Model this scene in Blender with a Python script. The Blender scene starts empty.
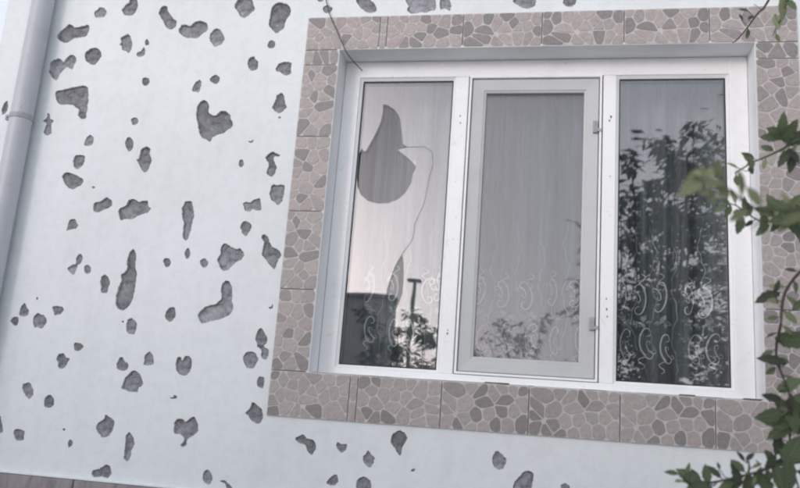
import bpy, bmesh, math, random
from mathutils import Vector, Matrix, noise
from mathutils.geometry import delaunay_2d_cdt

S = bpy.context.scene
COL = S.collection

# ------------------------------------------------------------------ camera
cam_data = bpy.data.cameras.new('camera')
cam = bpy.data.objects.new('camera', cam_data)
COL.objects.link(cam)
cam_data.sensor_width = 36.0
cam_data.lens = 35.31
cam_data.clip_start = 0.05
cam_data.clip_end = 900.0
_yaw, _pitch, _roll = 0.1958, 0.2198, 0.0737
_f = Vector((-math.sin(_yaw) * math.cos(_pitch), math.cos(_yaw) * math.cos(_pitch), math.sin(_pitch)))
_r0 = Vector((math.cos(_yaw), math.sin(_yaw), 0.0))
_u0 = _r0.cross(_f)
_r = math.cos(_roll) * _r0 + math.sin(_roll) * _u0
_u = -math.sin(_roll) * _r0 + math.cos(_roll) * _u0
_m = Matrix((( _r.x, _u.x, -_f.x, 0.9936), (_r.y, _u.y, -_f.y, -3.2115), (_r.z, _u.z, -_f.z, 1.5112), (0, 0, 0, 1)))
cam.matrix_world = _m
cam_data.dof.use_dof = True
cam_data.dof.focus_distance = 3.35
cam_data.dof.aperture_fstop = 3.2
S.camera = cam

# ------------------------------------------------------------------ sky, sun, exposure
SUN_ELEV, SUN_AZ = math.radians(13), math.radians(207)      # azimuth clockwise from +Y: in front of the wall, to the left
W = bpy.data.worlds.new('World')
S.world = W
W.use_nodes = True
wn = W.node_tree
wn.nodes.clear()
sky = wn.nodes.new('ShaderNodeTexSky')
sky.sky_type = 'NISHITA'
sky.sun_disc = False
sky.sun_elevation = SUN_ELEV
sky.sun_rotation = SUN_AZ
sky.air_density = 1.0
sky.dust_density = 3.0
sky.ozone_density = 1.5
hs = wn.nodes.new('ShaderNodeHueSaturation')                # a closed grey cloud cover takes most of the blue out
hs.inputs['Saturation'].default_value = 0.40
bg = wn.nodes.new('ShaderNodeBackground')
bg.inputs['Strength'].default_value = 0.15
wo = wn.nodes.new('ShaderNodeOutputWorld')
wn.links.new(sky.outputs[0], hs.inputs['Color'])
tint = wn.nodes.new('ShaderNodeMixRGB')                      # cool cast of the cloud layer
tint.blend_type = 'MULTIPLY'
tint.inputs[0].default_value = 1.0
tint.inputs[2].default_value = (1.0, 0.938, 1.05, 1)
wn.links.new(hs.outputs[0], tint.inputs[1])
cloud = wn.nodes.new('ShaderNodeMixRGB')                     # even overcast layer in front of the clear sky
cloud.inputs[0].default_value = 0.5
cloud.inputs[2].default_value = (9.55, 10.1, 11.1, 1)
wn.links.new(tint.outputs[0], cloud.inputs[1])
wn.links.new(cloud.outputs[0], bg.inputs['Color'])
wn.links.new(bg.outputs[0], wo.inputs['Surface'])

sd = bpy.data.lights.new('sun', 'SUN')
sd.energy = 0.5
sd.angle = math.radians(12)
sd.color = (1.0, 0.97, 0.93)
sun = bpy.data.objects.new('sun', sd)
COL.objects.link(sun)
_sd = Vector((math.sin(SUN_AZ) * math.cos(SUN_ELEV), math.cos(SUN_AZ) * math.cos(SUN_ELEV), math.sin(SUN_ELEV)))
sun.rotation_euler = (-_sd).to_track_quat('-Z', 'Y').to_euler()
sun.location = _sd * 40

S.view_settings.view_transform = 'Standard'
S.view_settings.look = 'None'
S.view_settings.gamma = 1.0
S.view_settings.use_curve_mapping = False
S.view_settings.exposure = 0.0
S.render.engine = 'CYCLES'
S.cycles.transparent_max_bounces = 24
S.cycles.max_bounces = 10
S.cycles.filter_width = 2.2

# ------------------------------------------------------------------ helpers
def thing(name, label, cat, loc=(0, 0, 0), group=None):
    o = bpy.data.objects.new(name, None)
    o.empty_display_size = 0.1
    COL.objects.link(o)
    o.location = loc
    tag(o, label, cat, group)
    return o

def tag(o, label=None, cat=None, group=None, kind=None):
    if label: o['label'] = label
    if cat: o['category'] = cat
    if group: o['group'] = group
    if kind: o['kind'] = kind
    return o

def link(name, me, mat, parent=None, loc=(0, 0, 0)):
    o = bpy.data.objects.new(name, me)
    if mat is not None and not me.materials:
        for m in (mat if isinstance(mat, (list, tuple)) else [mat]):
            me.materials.append(m)
    COL.objects.link(o)
    o.location = loc
    if parent is not None:
        o.parent = parent
        p, q = parent, Vector((0, 0, 0))
        while p is not None:                      # all meshes below are written in world metres
            q += p.location
            p = p.parent
        o.location = Vector(loc) - q
    return o

def mesh(name, vs, fs, mat, parent=None, smooth=False, mi=None, loc=(0, 0, 0)):
    me = bpy.data.meshes.new(name)
    me.from_pydata(vs, [], fs)
    if mi:
        me.polygons.foreach_set('material_index', mi)
    if smooth:
        me.polygons.foreach_set('use_smooth', [True] * len(me.polygons))
    me.update()
    return link(name, me, mat, parent, loc)

def from_bm(name, bm, mat, parent=None, smooth=False, loc=(0, 0, 0)):
    me = bpy.data.meshes.new(name)
    bm.normal_update()
    bm.to_mesh(me)
    bm.free()
    if smooth:
        me.polygons.foreach_set('use_smooth', [True] * len(me.polygons))
    return link(name, me, mat, parent, loc)

def add_box(bm, a, b, bevel=0.0, seg=2):
    vs = [bm.verts.new((x, y, z)) for x in (a[0], b[0]) for y in (a[1], b[1]) for z in (a[2], b[2])]
    idx = ((0, 1, 3, 2), (4, 6, 7, 5), (0, 4, 5, 1), (2, 3, 7, 6), (0, 2, 6, 4), (1, 5, 7, 3))
    fs = [bm.faces.new([vs[i] for i in f]) for f in idx]
    if bevel:
        es = list({e for f in fs for e in f.edges})
        bmesh.ops.bevel(bm, geom=es, offset=bevel, segments=seg, profile=0.5, affect='EDGES')

def add_tube(bm, pts, rad, n=8, caps=True):
    pts = [Vector(p) for p in pts]
    rings = []
    up = Vector((0.13, 0.21, 0.97)).normalized()
    for i, p in enumerate(pts):
        t = (pts[min(i + 1, len(pts) - 1)] - pts[max(i - 1, 0)]).normalized()
        a = t.cross(up)
        if a.length < 0.05:
            a = t.cross(Vector((1, 0, 0)))
        a.normalize()
        b = t.cross(a).normalized()
        r = rad[i] if isinstance(rad, (list, tuple)) else rad
        rings.append([bm.verts.new(p + r * (math.cos(k * 2 * math.pi / n) * a + math.sin(k * 2 * math.pi / n) * b)) for k in range(n)])
    for i in range(len(rings) - 1):
        for k in range(n):
            bm.faces.new((rings[i][k], rings[i][(k + 1) % n], rings[i + 1][(k + 1) % n], rings[i + 1][k]))
    if caps:
        bm.faces.new(rings[0])
        bm.faces.new(list(reversed(rings[-1])))

def spline(pts, n=6):
    pts = [Vector(p) for p in pts]
    out = []
    for i in range(len(pts) - 1):
        p0, p1, p2, p3 = pts[max(i - 1, 0)], pts[i], pts[i + 1], pts[min(i + 2, len(pts) - 1)]
        for k in range(n):
            t = k / n
            out.append(0.5 * ((2 * p1) + (p2 - p0) * t + (2 * p0 - 5 * p1 + 4 * p2 - p3) * t * t + (3 * p1 - p0 - 3 * p2 + p3) * t ** 3))
    out.append(pts[-1])
    return out

def inside(p, poly):
    x, y = p
    c = False
    j = len(poly) - 1
    for i in range(len(poly)):
        xi, yi = poly[i]
        xj, yj = poly[j]
        if (yi > y) != (yj > y) and x < (xj - xi) * (y - yi) / (yj - yi) + xi:
            c = not c
        j = i
    return c

def area2(poly):
    return sum(poly[i][0] * poly[(i + 1) % len(poly)][1] - poly[(i + 1) % len(poly)][0] * poly[i][1] for i in range(len(poly))) / 2

def cdt(outer, holes, extra=()):
    """triangles of the outline minus its holes (2-D)"""
    vs, es = [], []
    for poly in [outer] + list(holes):
        b = len(vs)
        vs += [Vector(p) for p in poly]
        es += [(b + i, b + (i + 1) % len(poly)) for i in range(len(poly))]
    vs += [Vector(p) for p in extra]
    ov, oe, of, _, _, _ = delaunay_2d_cdt(vs, es, [], 0, 1e-6)
    boxes = [(min(p[0] for p in h), max(p[0] for p in h), min(p[1] for p in h), max(p[1] for p in h)) for h in holes]
    tris = []
    for f in of:
        c = (ov[f[0]] + ov[f[1]] + ov[f[2]]) / 3
        if not inside(c, outer):
            continue
        if any(b[0] < c.x < b[1] and b[2] < c.y < b[3] and inside(c, h) for h, b in zip(holes, boxes)):
            continue
        tris.append(tuple(f))
    return ov, tris

def slab(name, outer, holes, y0, y1, mats, parent):
    """flat plate in the XZ plane from y0 (front) to y1 with its cut edges in the second material"""
    ov, tris = cdt(outer, holes)
    n = len(ov)
    vs = [(v.x, y0, v.y) for v in ov] + [(v.x, y1, v.y) for v in ov]
    fs, mi = [], []
    cnt = {}
    for t in tris:
        a, b, c = (ov[i] for i in t)
        if (b - a).cross(c - a) < 0:
            t = t[::-1]
        fs.append(t); mi.append(0)
        fs.append(tuple(i + n for i in reversed(t))); mi.append(0)
        for i in range(3):
            e = (t[i], t[(i + 1) % 3])
            cnt[e] = cnt.get(e, 0) + 1
    for (a, b) in list(cnt):
        if (b, a) not in cnt:
            fs.append((b, a, a + n, b + n)); mi.append(1)
    return mesh(name, vs, fs, mats, parent, mi=mi)

# ------------------------------------------------------------------ materials
def nodes(name):
    m = bpy.data.materials.new(name)
    m.use_nodes = True
    nt = m.node_tree
    return m, nt, nt.nodes['Principled BSDF']

def nd(nt, kind, **kw):
    n = nt.nodes.new(kind)
    for k, v in kw.items():
        if k in n.inputs:
            n.inputs[k].default_value = v
        else:
            setattr(n, k, v)
    return n

def ramp(nt, fac, stops):
    r = nt.nodes.new('ShaderNodeValToRGB')
    while len(r.color_ramp.elements) < len(stops):
        r.color_ramp.elements.new(0.5)
    for e, (p, c) in zip(r.color_ramp.elements, stops):
        e.position = p
        e.color = (*c, 1) if len(c) == 3 else c
    nt.links.new(fac, r.inputs[0])
    return r

def bumped(nt, bsdf, height, strength, dist):
    b = nd(nt, 'ShaderNodeBump', Strength=strength, Distance=dist)
    nt.links.new(height, b.inputs['Height'])
    nt.links.new(b.outputs[0], bsdf.inputs['Normal'])
    return b

def noise_tex(nt, coord, scale, detail=4, rough=0.55, dist=0.0):
    n = nd(nt, 'ShaderNodeTexNoise', Scale=scale, Detail=detail, Roughness=rough, Distortion=dist)
    if coord is not None:
        nt.links.new(coord, n.inputs['Vector'])
    return n

def plain(name, col, rough=0.6, var=0.06, scale=12, bump=0.0, bscale=80, metal=0.0):
    m, nt, b = nodes(name)
    tc = nd(nt, 'ShaderNodeTexCoord')
    n = noise_tex(nt, tc.outputs['Object'], scale)
    r = ramp(nt, n.outputs[0], [(0.3, tuple(c * (1 - var) for c in col)), (0.7, tuple(min(1, c * (1 + var)) for c in col))])
    nt.links.new(r.outputs[0], b.inputs['Base Color'])
    b.inputs['Roughness'].default_value = rough
    b.inputs['Metallic'].default_value = metal
    if bump:
        bn = noise_tex(nt, tc.outputs['Object'], bscale)
        bumped(nt, b, bn.outputs[0], bump, 0.003)
    return m

def mat_plaster():
    m, nt, b = nodes('painted_plaster')
    tc = nd(nt, 'ShaderNodeTexCoord')
    big = noise_tex(nt, tc.outputs['Object'], 1.1, 5, 0.6, 0.4)
    base = ramp(nt, big.outputs[0], [(0.25, (0.715, 0.76, 0.76)), (0.55, (0.77, 0.813, 0.815)), (0.8, (0.79, 0.83, 0.833))])
    fine = noise_tex(nt, tc.outputs['Object'], 22, 6, 0.7)
    fr = ramp(nt, fine.outputs[0], [(0.32, (0.90, 0.90, 0.90)), (0.55, (1, 1, 1))])
    mx = nd(nt, 'ShaderNodeMixRGB', blend_type='MULTIPLY')
    mx.inputs[0].default_value = 0.55
    nt.links.new(base.outputs[0], mx.inputs[1])
    nt.links.new(fr.outputs[0], mx.inputs[2])
    # faint vertical rain streaks
    mp = nd(nt, 'ShaderNodeMapping')
    mp.inputs['Scale'].default_value = (9, 9, 0.55)
    nt.links.new(tc.outputs['Object'], mp.inputs[0])
    st = noise_tex(nt, mp.outputs[0], 1.4, 5, 0.6)
    sr = ramp(nt, st.outputs[0], [(0.34, (0.86, 0.865, 0.86)), (0.52, (1, 1, 1))])
    mx2 = nd(nt, 'ShaderNodeMixRGB', blend_type='MULTIPLY')
    mx2.inputs[0].default_value = 0.2
    nt.links.new(mx.outputs[0], mx2.inputs[1])
    nt.links.new(sr.outputs[0], mx2.inputs[2])
    nt.links.new(mx2.outputs[0], b.inputs['Base Color'])
    b.inputs['Roughness'].default_value = 0.85
    g = noise_tex(nt, tc.outputs['Object'], 160, 3, 0.6)
    w = noise_tex(nt, tc.outputs['Object'], 7, 4, 0.55)
    ad = nd(nt, 'ShaderNodeMath', operation='MULTIPLY_ADD')
    ad.inputs[1].default_value = 6.0
    nt.links.new(w.outputs[0], ad.inputs[0])
    nt.links.new(g.outputs[0], ad.inputs[2])
    bumped(nt, b, ad.outputs[0], 0.4, 0.0022)
    return m

def mat_broken_edge():
    return plain('broken_plaster_edge', (0.50, 0.51, 0.52), 0.95, 0.3, 90, 0.4, 300)

def mat_render():
    m, nt, b = nodes('bare_grey_render')
    tc = nd(nt, 'ShaderNodeTexCoord')
    oi = nd(nt, 'ShaderNodeObjectInfo')
    n1 = noise_tex(nt, tc.outputs['Object'], 26, 6, 0.65, 0.3)
    r1 = ramp(nt, n1.outputs[0], [(0.34, (0.165, 0.17, 0.185)), (0.47, (0.285, 0.29, 0.312)), (0.64, (0.40, 0.405, 0.43))])
    hv = nd(nt, 'ShaderNodeHueSaturation')
    mr = nd(nt, 'ShaderNodeMapRange')
    mr.inputs[3].default_value = 0.72
    mr.inputs[4].default_value = 1.18
    nt.links.new(oi.outputs['Random'], mr.inputs[0])
    nt.links.new(mr.outputs[0], hv.inputs['Value'])
    nt.links.new(r1.outputs[0], hv.inputs['Color'])
    n2 = noise_tex(nt, tc.outputs['Object'], 33, 3, 0.5, 0.8)
    r2 = ramp(nt, n2.outputs[0], [(0.69, (0, 0, 0)), (0.73, (1, 1, 1))])
    mx = nd(nt, 'ShaderNodeMixRGB')
    nt.links.new(r2.outputs[0], mx.inputs[0])
    nt.links.new(hv.outputs[0], mx.inputs[1])
    mx.inputs[2].default_value = (0.55, 0.56, 0.57, 1)
    nt.links.new(mx.outputs[0], b.inputs['Base Color'])
    b.inputs['Roughness'].default_value = 0.95
    n3 = noise_tex(nt, tc.outputs['Object'], 140, 5, 0.7)
    bumped(nt, b, n3.outputs[0], 0.9, 0.006)
    return m

def mat_stone():
    m, nt, b = nodes('flagstone_glaze')
    tc = nd(nt, 'ShaderNodeTexCoord')
    oi = nd(nt, 'ShaderNodeObjectInfo')
    ge = nd(nt, 'ShaderNodeNewGeometry')
    ad = nd(nt, 'ShaderNodeMath', operation='ADD')
    nt.links.new(oi.outputs['Random'], ad.inputs[0])
    nt.links.new(ge.outputs['Random Per Island'], ad.inputs[1])
    fr = nd(nt, 'ShaderNodeMath', operation='FRACT')
    nt.links.new(ad.outputs[0], fr.inputs[0])
    r = ramp(nt, fr.outputs[0], [(0.0, (0.229, 0.217, 0.215)), (0.24, (0.262, 0.243, 0.238)), (0.32, (0.342, 0.304, 0.296)),
                                 (0.55, (0.415, 0.365, 0.351)), (0.72, (0.365, 0.345, 0.325)), (0.86, (0.431, 0.381, 0.367)), (1.0, (0.334, 0.309, 0.297))])
    n = noise_tex(nt, tc.outputs['Object'], 60, 5, 0.65)
    nr = ramp(nt, n.outputs[0], [(0.3, (0.78, 0.78, 0.78)), (0.7, (1.12, 1.1, 1.08))])
    mx = nd(nt, 'ShaderNodeMixRGB', blend_type='MULTIPLY')
    mx.inputs[0].default_value = 1
    nt.links.new(r.outputs[0], mx.inputs[1])
    nt.links.new(nr.outputs[0], mx.inputs[2])
    nt.links.new(mx.outputs[0], b.inputs['Base Color'])
    b.inputs['Roughness'].default_value = 0.5
    n3 = noise_tex(nt, tc.outputs['Object'], 220, 3, 0.6)
    bumped(nt, b, n3.outputs[0], 0.3, 0.002)
    return m

def mat_glass(name, f0):
    m = bpy.data.materials.new(name)
    m.use_nodes = True
    nt = m.node_tree
    nt.nodes.clear()
    out = nd(nt, 'ShaderNodeOutputMaterial')
    tr = nd(nt, 'ShaderNodeBsdfTransparent')
    tr.inputs[0].default_value = (0.984, 0.988, 0.987, 1)
    gl = nd(nt, 'ShaderNodeBsdfGlossy')
    gl.inputs['Color'].default_value = (1, 1, 1, 1)
    gl.inputs['Roughness'].default_value = 0.012
    tc = nd(nt, 'ShaderNodeTexCoord')
    n = noise_tex(nt, tc.outputs['Object'], 3.0, 2, 0.5)
    b = nd(nt, 'ShaderNodeBump', Strength=0.05, Distance=0.01)
    nt.links.new(n.outputs[0], b.inputs['Height'])
    nt.links.new(b.outputs[0], gl.inputs['Normal'])
    lw = nd(nt, 'ShaderNodeLayerWeight', Blend=0.5)
    pw = nd(nt, 'ShaderNodeMath', operation='POWER')
    pw.inputs[1].default_value = 5
    nt.links.new(lw.outputs['Facing'], pw.inputs[0])
    mr = nd(nt, 'ShaderNodeMapRange')
    mr.inputs[3].default_value = f0
    mr.inputs[4].default_value = 1.0
    nt.links.new(pw.outputs[0], mr.inputs[0])
    mx = nd(nt, 'ShaderNodeMixShader')
    nt.links.new(mr.outputs[0], mx.inputs[0])
    nt.links.new(tr.outputs[0], mx.inputs[1])
    nt.links.new(gl.outputs[0], mx.inputs[2])
    nt.links.new(mx.outputs[0], out.inputs[0])
    return m

def mat_sheer(name, col, cover, vary=0.0):
    """thin net cloth: part of the light goes straight through the weave"""
    m = bpy.data.materials.new(name)
    m.use_nodes = True
    nt = m.node_tree
    nt.nodes.clear()
    out = nd(nt, 'ShaderNodeOutputMaterial')
    tr = nd(nt, 'ShaderNodeBsdfTransparent')
    df = nd(nt, 'ShaderNodeBsdfDiffuse')
    tl = nd(nt, 'ShaderNodeBsdfTranslucent')
    df.inputs[0].default_value = (*col, 1)
    tl.inputs[0].default_value = (*col, 1)
    m1 = nd(nt, 'ShaderNodeMixShader')
    m1.inputs[0].default_value = 0.25
    nt.links.new(df.outputs[0], m1.inputs[1])
    nt.links.new(tl.outputs[0], m1.inputs[2])
    m2 = nd(nt, 'ShaderNodeMixShader')
    m2.inputs[0].default_value = cover
    if vary:
        tc = nd(nt, 'ShaderNodeTexCoord')
        mp = nd(nt, 'ShaderNodeMapping')
        mp.inputs['Scale'].default_value = (1, 1, 0.05)
        nt.links.new(tc.outputs['Object'], mp.inputs[0])
        n = noise_tex(nt, mp.outputs[0], 22, 4, 0.6, 0.3)
        r = ramp(nt, n.outputs[0], [(0.3, (cover - vary,) * 3), (0.7, (cover + vary,) * 3)])
        nt.links.new(r.outputs[0], m2.inputs[0])
    nt.links.new(tr.outputs[0], m2.inputs[1])
    nt.links.new(m1.outputs[0], m2.inputs[2])
    nt.links.new(m2.outputs[0], out.inputs[0])
    return m

def mat_leaf(name, lo, hi, veins=False):
    m, nt, b = nodes(name)
    oi = nd(nt, 'ShaderNodeObjectInfo')
    ge = nd(nt, 'ShaderNodeNewGeometry')
    tc = nd(nt, 'ShaderNodeTexCoord')
    ad = nd(nt, 'ShaderNodeMath', operation='ADD')
    nt.links.new(oi.outputs['Random'], ad.inputs[0])
    nt.links.new(ge.outputs['Random Per Island'], ad.inputs[1])
    fr = nd(nt, 'ShaderNodeMath', operation='FRACT')
    nt.links.new(ad.outputs[0], fr.inputs[0])
    r = ramp(nt, fr.outputs[0], [(0.0, lo), (1.0, hi)])
    n = noise_tex(nt, tc.outputs['Object'], 70, 4)
    nr = ramp(nt, n.outputs[0], [(0.3, (0.8, 0.8, 0.8)), (0.7, (1.15, 1.15, 1.1))])
    mx = nd(nt, 'ShaderNodeMixRGB', blend_type='MULTIPLY')
    mx.inputs[0].default_value = 1
    nt.links.new(r.outputs[0], mx.inputs[1])
    nt.links.new(nr.outputs[0], mx.inputs[2])
    if veins:                                   # pale midrib and side veins, in the leaf's own axes
        sp = nd(nt, 'ShaderNodeSeparateXYZ')
        nt.links.new(tc.outputs['Object'], sp.inputs[0])
        ab = nd(nt, 'ShaderNodeMath', operation='ABSOLUTE')
        nt.links.new(sp.outputs[2], ab.inputs[0])
        sl = nd(nt, 'ShaderNodeMath', operation='MULTIPLY_ADD')
        sl.inputs[1].default_value = -0.9
        nt.links.new(ab.outputs[0], sl.inputs[0])
        nt.links.new(sp.outputs[0], sl.inputs[2])
        wv = nd(nt, 'ShaderNodeMath', operation='PINGPONG')
        wv.inputs[1].default_value = 0.06
        nt.links.new(sl.outputs[0], wv.inputs[0])
        mn = nd(nt, 'ShaderNodeMath', operation='MINIMUM')
        nt.links.new(wv.outputs[0], mn.inputs[0])
        nt.links.new(ab.outputs[0], mn.inputs[1])
        vr = ramp(nt, mn.outputs[0], [(0.006, (1.5, 1.45, 1.3)), (0.02, (1, 1, 1))])
        mv = nd(nt, 'ShaderNodeMixRGB', blend_type='MULTIPLY')
        mv.inputs[0].default_value = 1
        nt.links.new(mx.outputs[0], mv.inputs[1])
        nt.links.new(vr.outputs[0], mv.inputs[2])
        mx = mv
    nt.links.new(mx.outputs[0], b.inputs['Base Color'])
    b.inputs['Roughness'].default_value = 0.65
    tl = nd(nt, 'ShaderNodeBsdfTranslucent')
    nt.links.new(mx.outputs[0], tl.inputs[0])
    ms = nd(nt, 'ShaderNodeMixShader')
    ms.inputs[0].default_value = 0.3
    nt.links.new(b.outputs[0], ms.inputs[1])
    nt.links.new(tl.outputs[0], ms.inputs[2])
    nt.links.new(ms.outputs[0], nt.nodes['Material Output'].inputs[0])
    return m

def mat_pvc(name, col, dirt=0.5):
    m, nt, b = nodes(name)
    tc = nd(nt, 'ShaderNodeTexCoord')
    n = noise_tex(nt, tc.outputs['Object'], 5, 6, 0.65, 0.5)
    r = ramp(nt, n.outputs[0], [(0.28, tuple(c * 0.93 for c in col)), (0.5, col)])
    n2 = noise_tex(nt, tc.outputs['Object'], 38, 4, 0.6, 1.0)
    r2 = ramp(nt, n2.outputs[0], [(0.26, (0.55, 0.54, 0.52)), (0.38, (1, 1, 1))])
    mx = nd(nt, 'ShaderNodeMixRGB', blend_type='MULTIPLY')
    mx.inputs[0].default_value = dirt
    nt.links.new(r.outputs[0], mx.inputs[1])
    nt.links.new(r2.outputs[0], mx.inputs[2])
    nt.links.new(mx.outputs[0], b.inputs['Base Color'])
    b.inputs['Roughness'].default_value = 0.42
    return m

def mat_ground():
    m, nt, b = nodes('yard_concrete')
    tc = nd(nt, 'ShaderNodeTexCoord')
    n = noise_tex(nt, tc.outputs['Object'], 0.8, 8, 0.65)
    r = ramp(nt, n.outputs[0], [(0.30, (0.36, 0.355, 0.345)), (0.5, (0.47, 0.465, 0.45)), (0.72, (0.40, 0.395, 0.38))])
    nt.links.new(r.outputs[0], b.inputs['Base Color'])
    b.inputs['Roughness'].default_value = 0.95
    n2 = noise_tex(nt, tc.outputs['Object'], 14, 8, 0.7)
    bumped(nt, b, n2.outputs[0], 0.5, 0.01)
    return m

def mat_plinth():
    m, nt, b = nodes('plinth_tile_glaze')
    tc = nd(nt, 'ShaderNodeTexCoord')
    oi = nd(nt, 'ShaderNodeObjectInfo')
    mp = nd(nt, 'ShaderNodeMapping')
    mp.inputs['Scale'].default_value = (3.0, 1, 0.8)
    nt.links.new(tc.outputs['Object'], mp.inputs[0])
    n = noise_tex(nt, mp.outputs[0], 9, 6, 0.7, 0.6)
    r = ramp(nt, n.outputs[0], [(0.3, (0.17, 0.155, 0.16)), (0.5, (0.27, 0.25, 0.255)), (0.7, (0.34, 0.315, 0.315))])
    nt.links.new(r.outputs[0], b.inputs['Base Color'])
    b.inputs['Roughness'].default_value = 0.5
    return m

M = dict(
    plaster=mat_plaster(), edge=mat_broken_edge(), render=mat_render(), stone=mat_stone(), glass=mat_glass('coated_outer_glass', 0.093), inner_glass=mat_glass('clear_inner_glass', 0.043),
    glass_edge=plain('glass_cut_edge', (0.10, 0.13, 0.13), 0.25, 0.2, 60),
    tile=plain('tile_body', (0.50, 0.475, 0.468), 0.55, 0.12, 30, 0.2, 200),
    joint=plain('dark_tile_joint', (0.13, 0.125, 0.12), 0.95, 0.3, 40),
    reveal=plain('reveal_paint', (0.79, 0.80, 0.81), 0.8, 0.06, 5, 0.2, 120),
    pvc=mat_pvc('white_pvc', (0.90, 0.915, 0.91), 0.45), grey=mat_pvc('grey_screen_frame', (0.54, 0.555, 0.55), 0.3),
    gasket=plain('black_gasket_and_gap_shade', (0.03, 0.033, 0.036), 0.7, 0.2, 40),
    dark=plain('dark_metal', (0.05, 0.05, 0.05), 0.6, 0.2, 40),
    steel=plain('dull_steel', (0.34, 0.35, 0.36), 0.5, 0.15, 40),
    net=mat_sheer('insect_net', (0.40, 0.41, 0.42), 0.30),
    sheer=mat_sheer('sheer_cloth', (0.38, 0.43, 0.45), 0.52, 0.22),
    thread=plain('pale_thread', (0.66, 0.69, 0.69), 0.8, 0.15, 60),
    leafthread=plain('dull_thread', (0.36, 0.41, 0.40), 0.8, 0.2, 60),
    drape=plain('grey_drape', (0.34, 0.36, 0.37), 0.85, 0.08, 20),
    room=plain('room_paint', (0.34, 0.34, 0.33), 0.9, 0.05, 3),
    pipe=mat_pvc('pipe_paint', (0.47, 0.485, 0.52), 0.4),
    clamp=plain('pipe_clamp_zinc', (0.33, 0.34, 0.36), 0.5, 0.15, 50),
    ground=mat_ground(), plinth=mat_plinth(),
    bark=plain('brown_bark', (0.075, 0.062, 0.05), 0.9, 0.3, 40, 0.4, 120),
    twig=plain('green_brown_twig', (0.085, 0.095, 0.055), 0.8, 0.25, 40),
    leaf0=mat_leaf('green_leaf', (0.09, 0.125, 0.075), (0.145, 0.19, 0.11)),
    vleaf0=mat_leaf('veined_green_leaf', (0.09, 0.125, 0.075), (0.145, 0.19, 0.11), True),
    leaf1=mat_leaf('dark_leaf', (0.04, 0.05, 0.043), (0.06, 0.075, 0.055)),
    vleaf1=mat_leaf('veined_dark_leaf', (0.045, 0.055, 0.045), (0.07, 0.085, 0.06), True),
    leaf2=mat_leaf('young_leaf', (0.19, 0.23, 0.13), (0.27, 0.31, 0.19)),
    vleaf2=mat_leaf('veined_young_leaf', (0.19, 0.23, 0.13), (0.27, 0.31, 0.19), True),
    wire=plain('black_cable', (0.035, 0.035, 0.037), 0.6, 0.2, 50),
    grimy=plain('yard_wall_render', (0.52, 0.47, 0.50), 0.9, 0.25, 2, 0.4, 60),
    slabm=plain('roof_concrete', (0.30, 0.285, 0.285), 0.9, 0.2, 4, 0.4, 60),
    door=plain('garage_door_paint', (0.09, 0.075, 0.06), 0.6, 0.2, 6),
)

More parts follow.
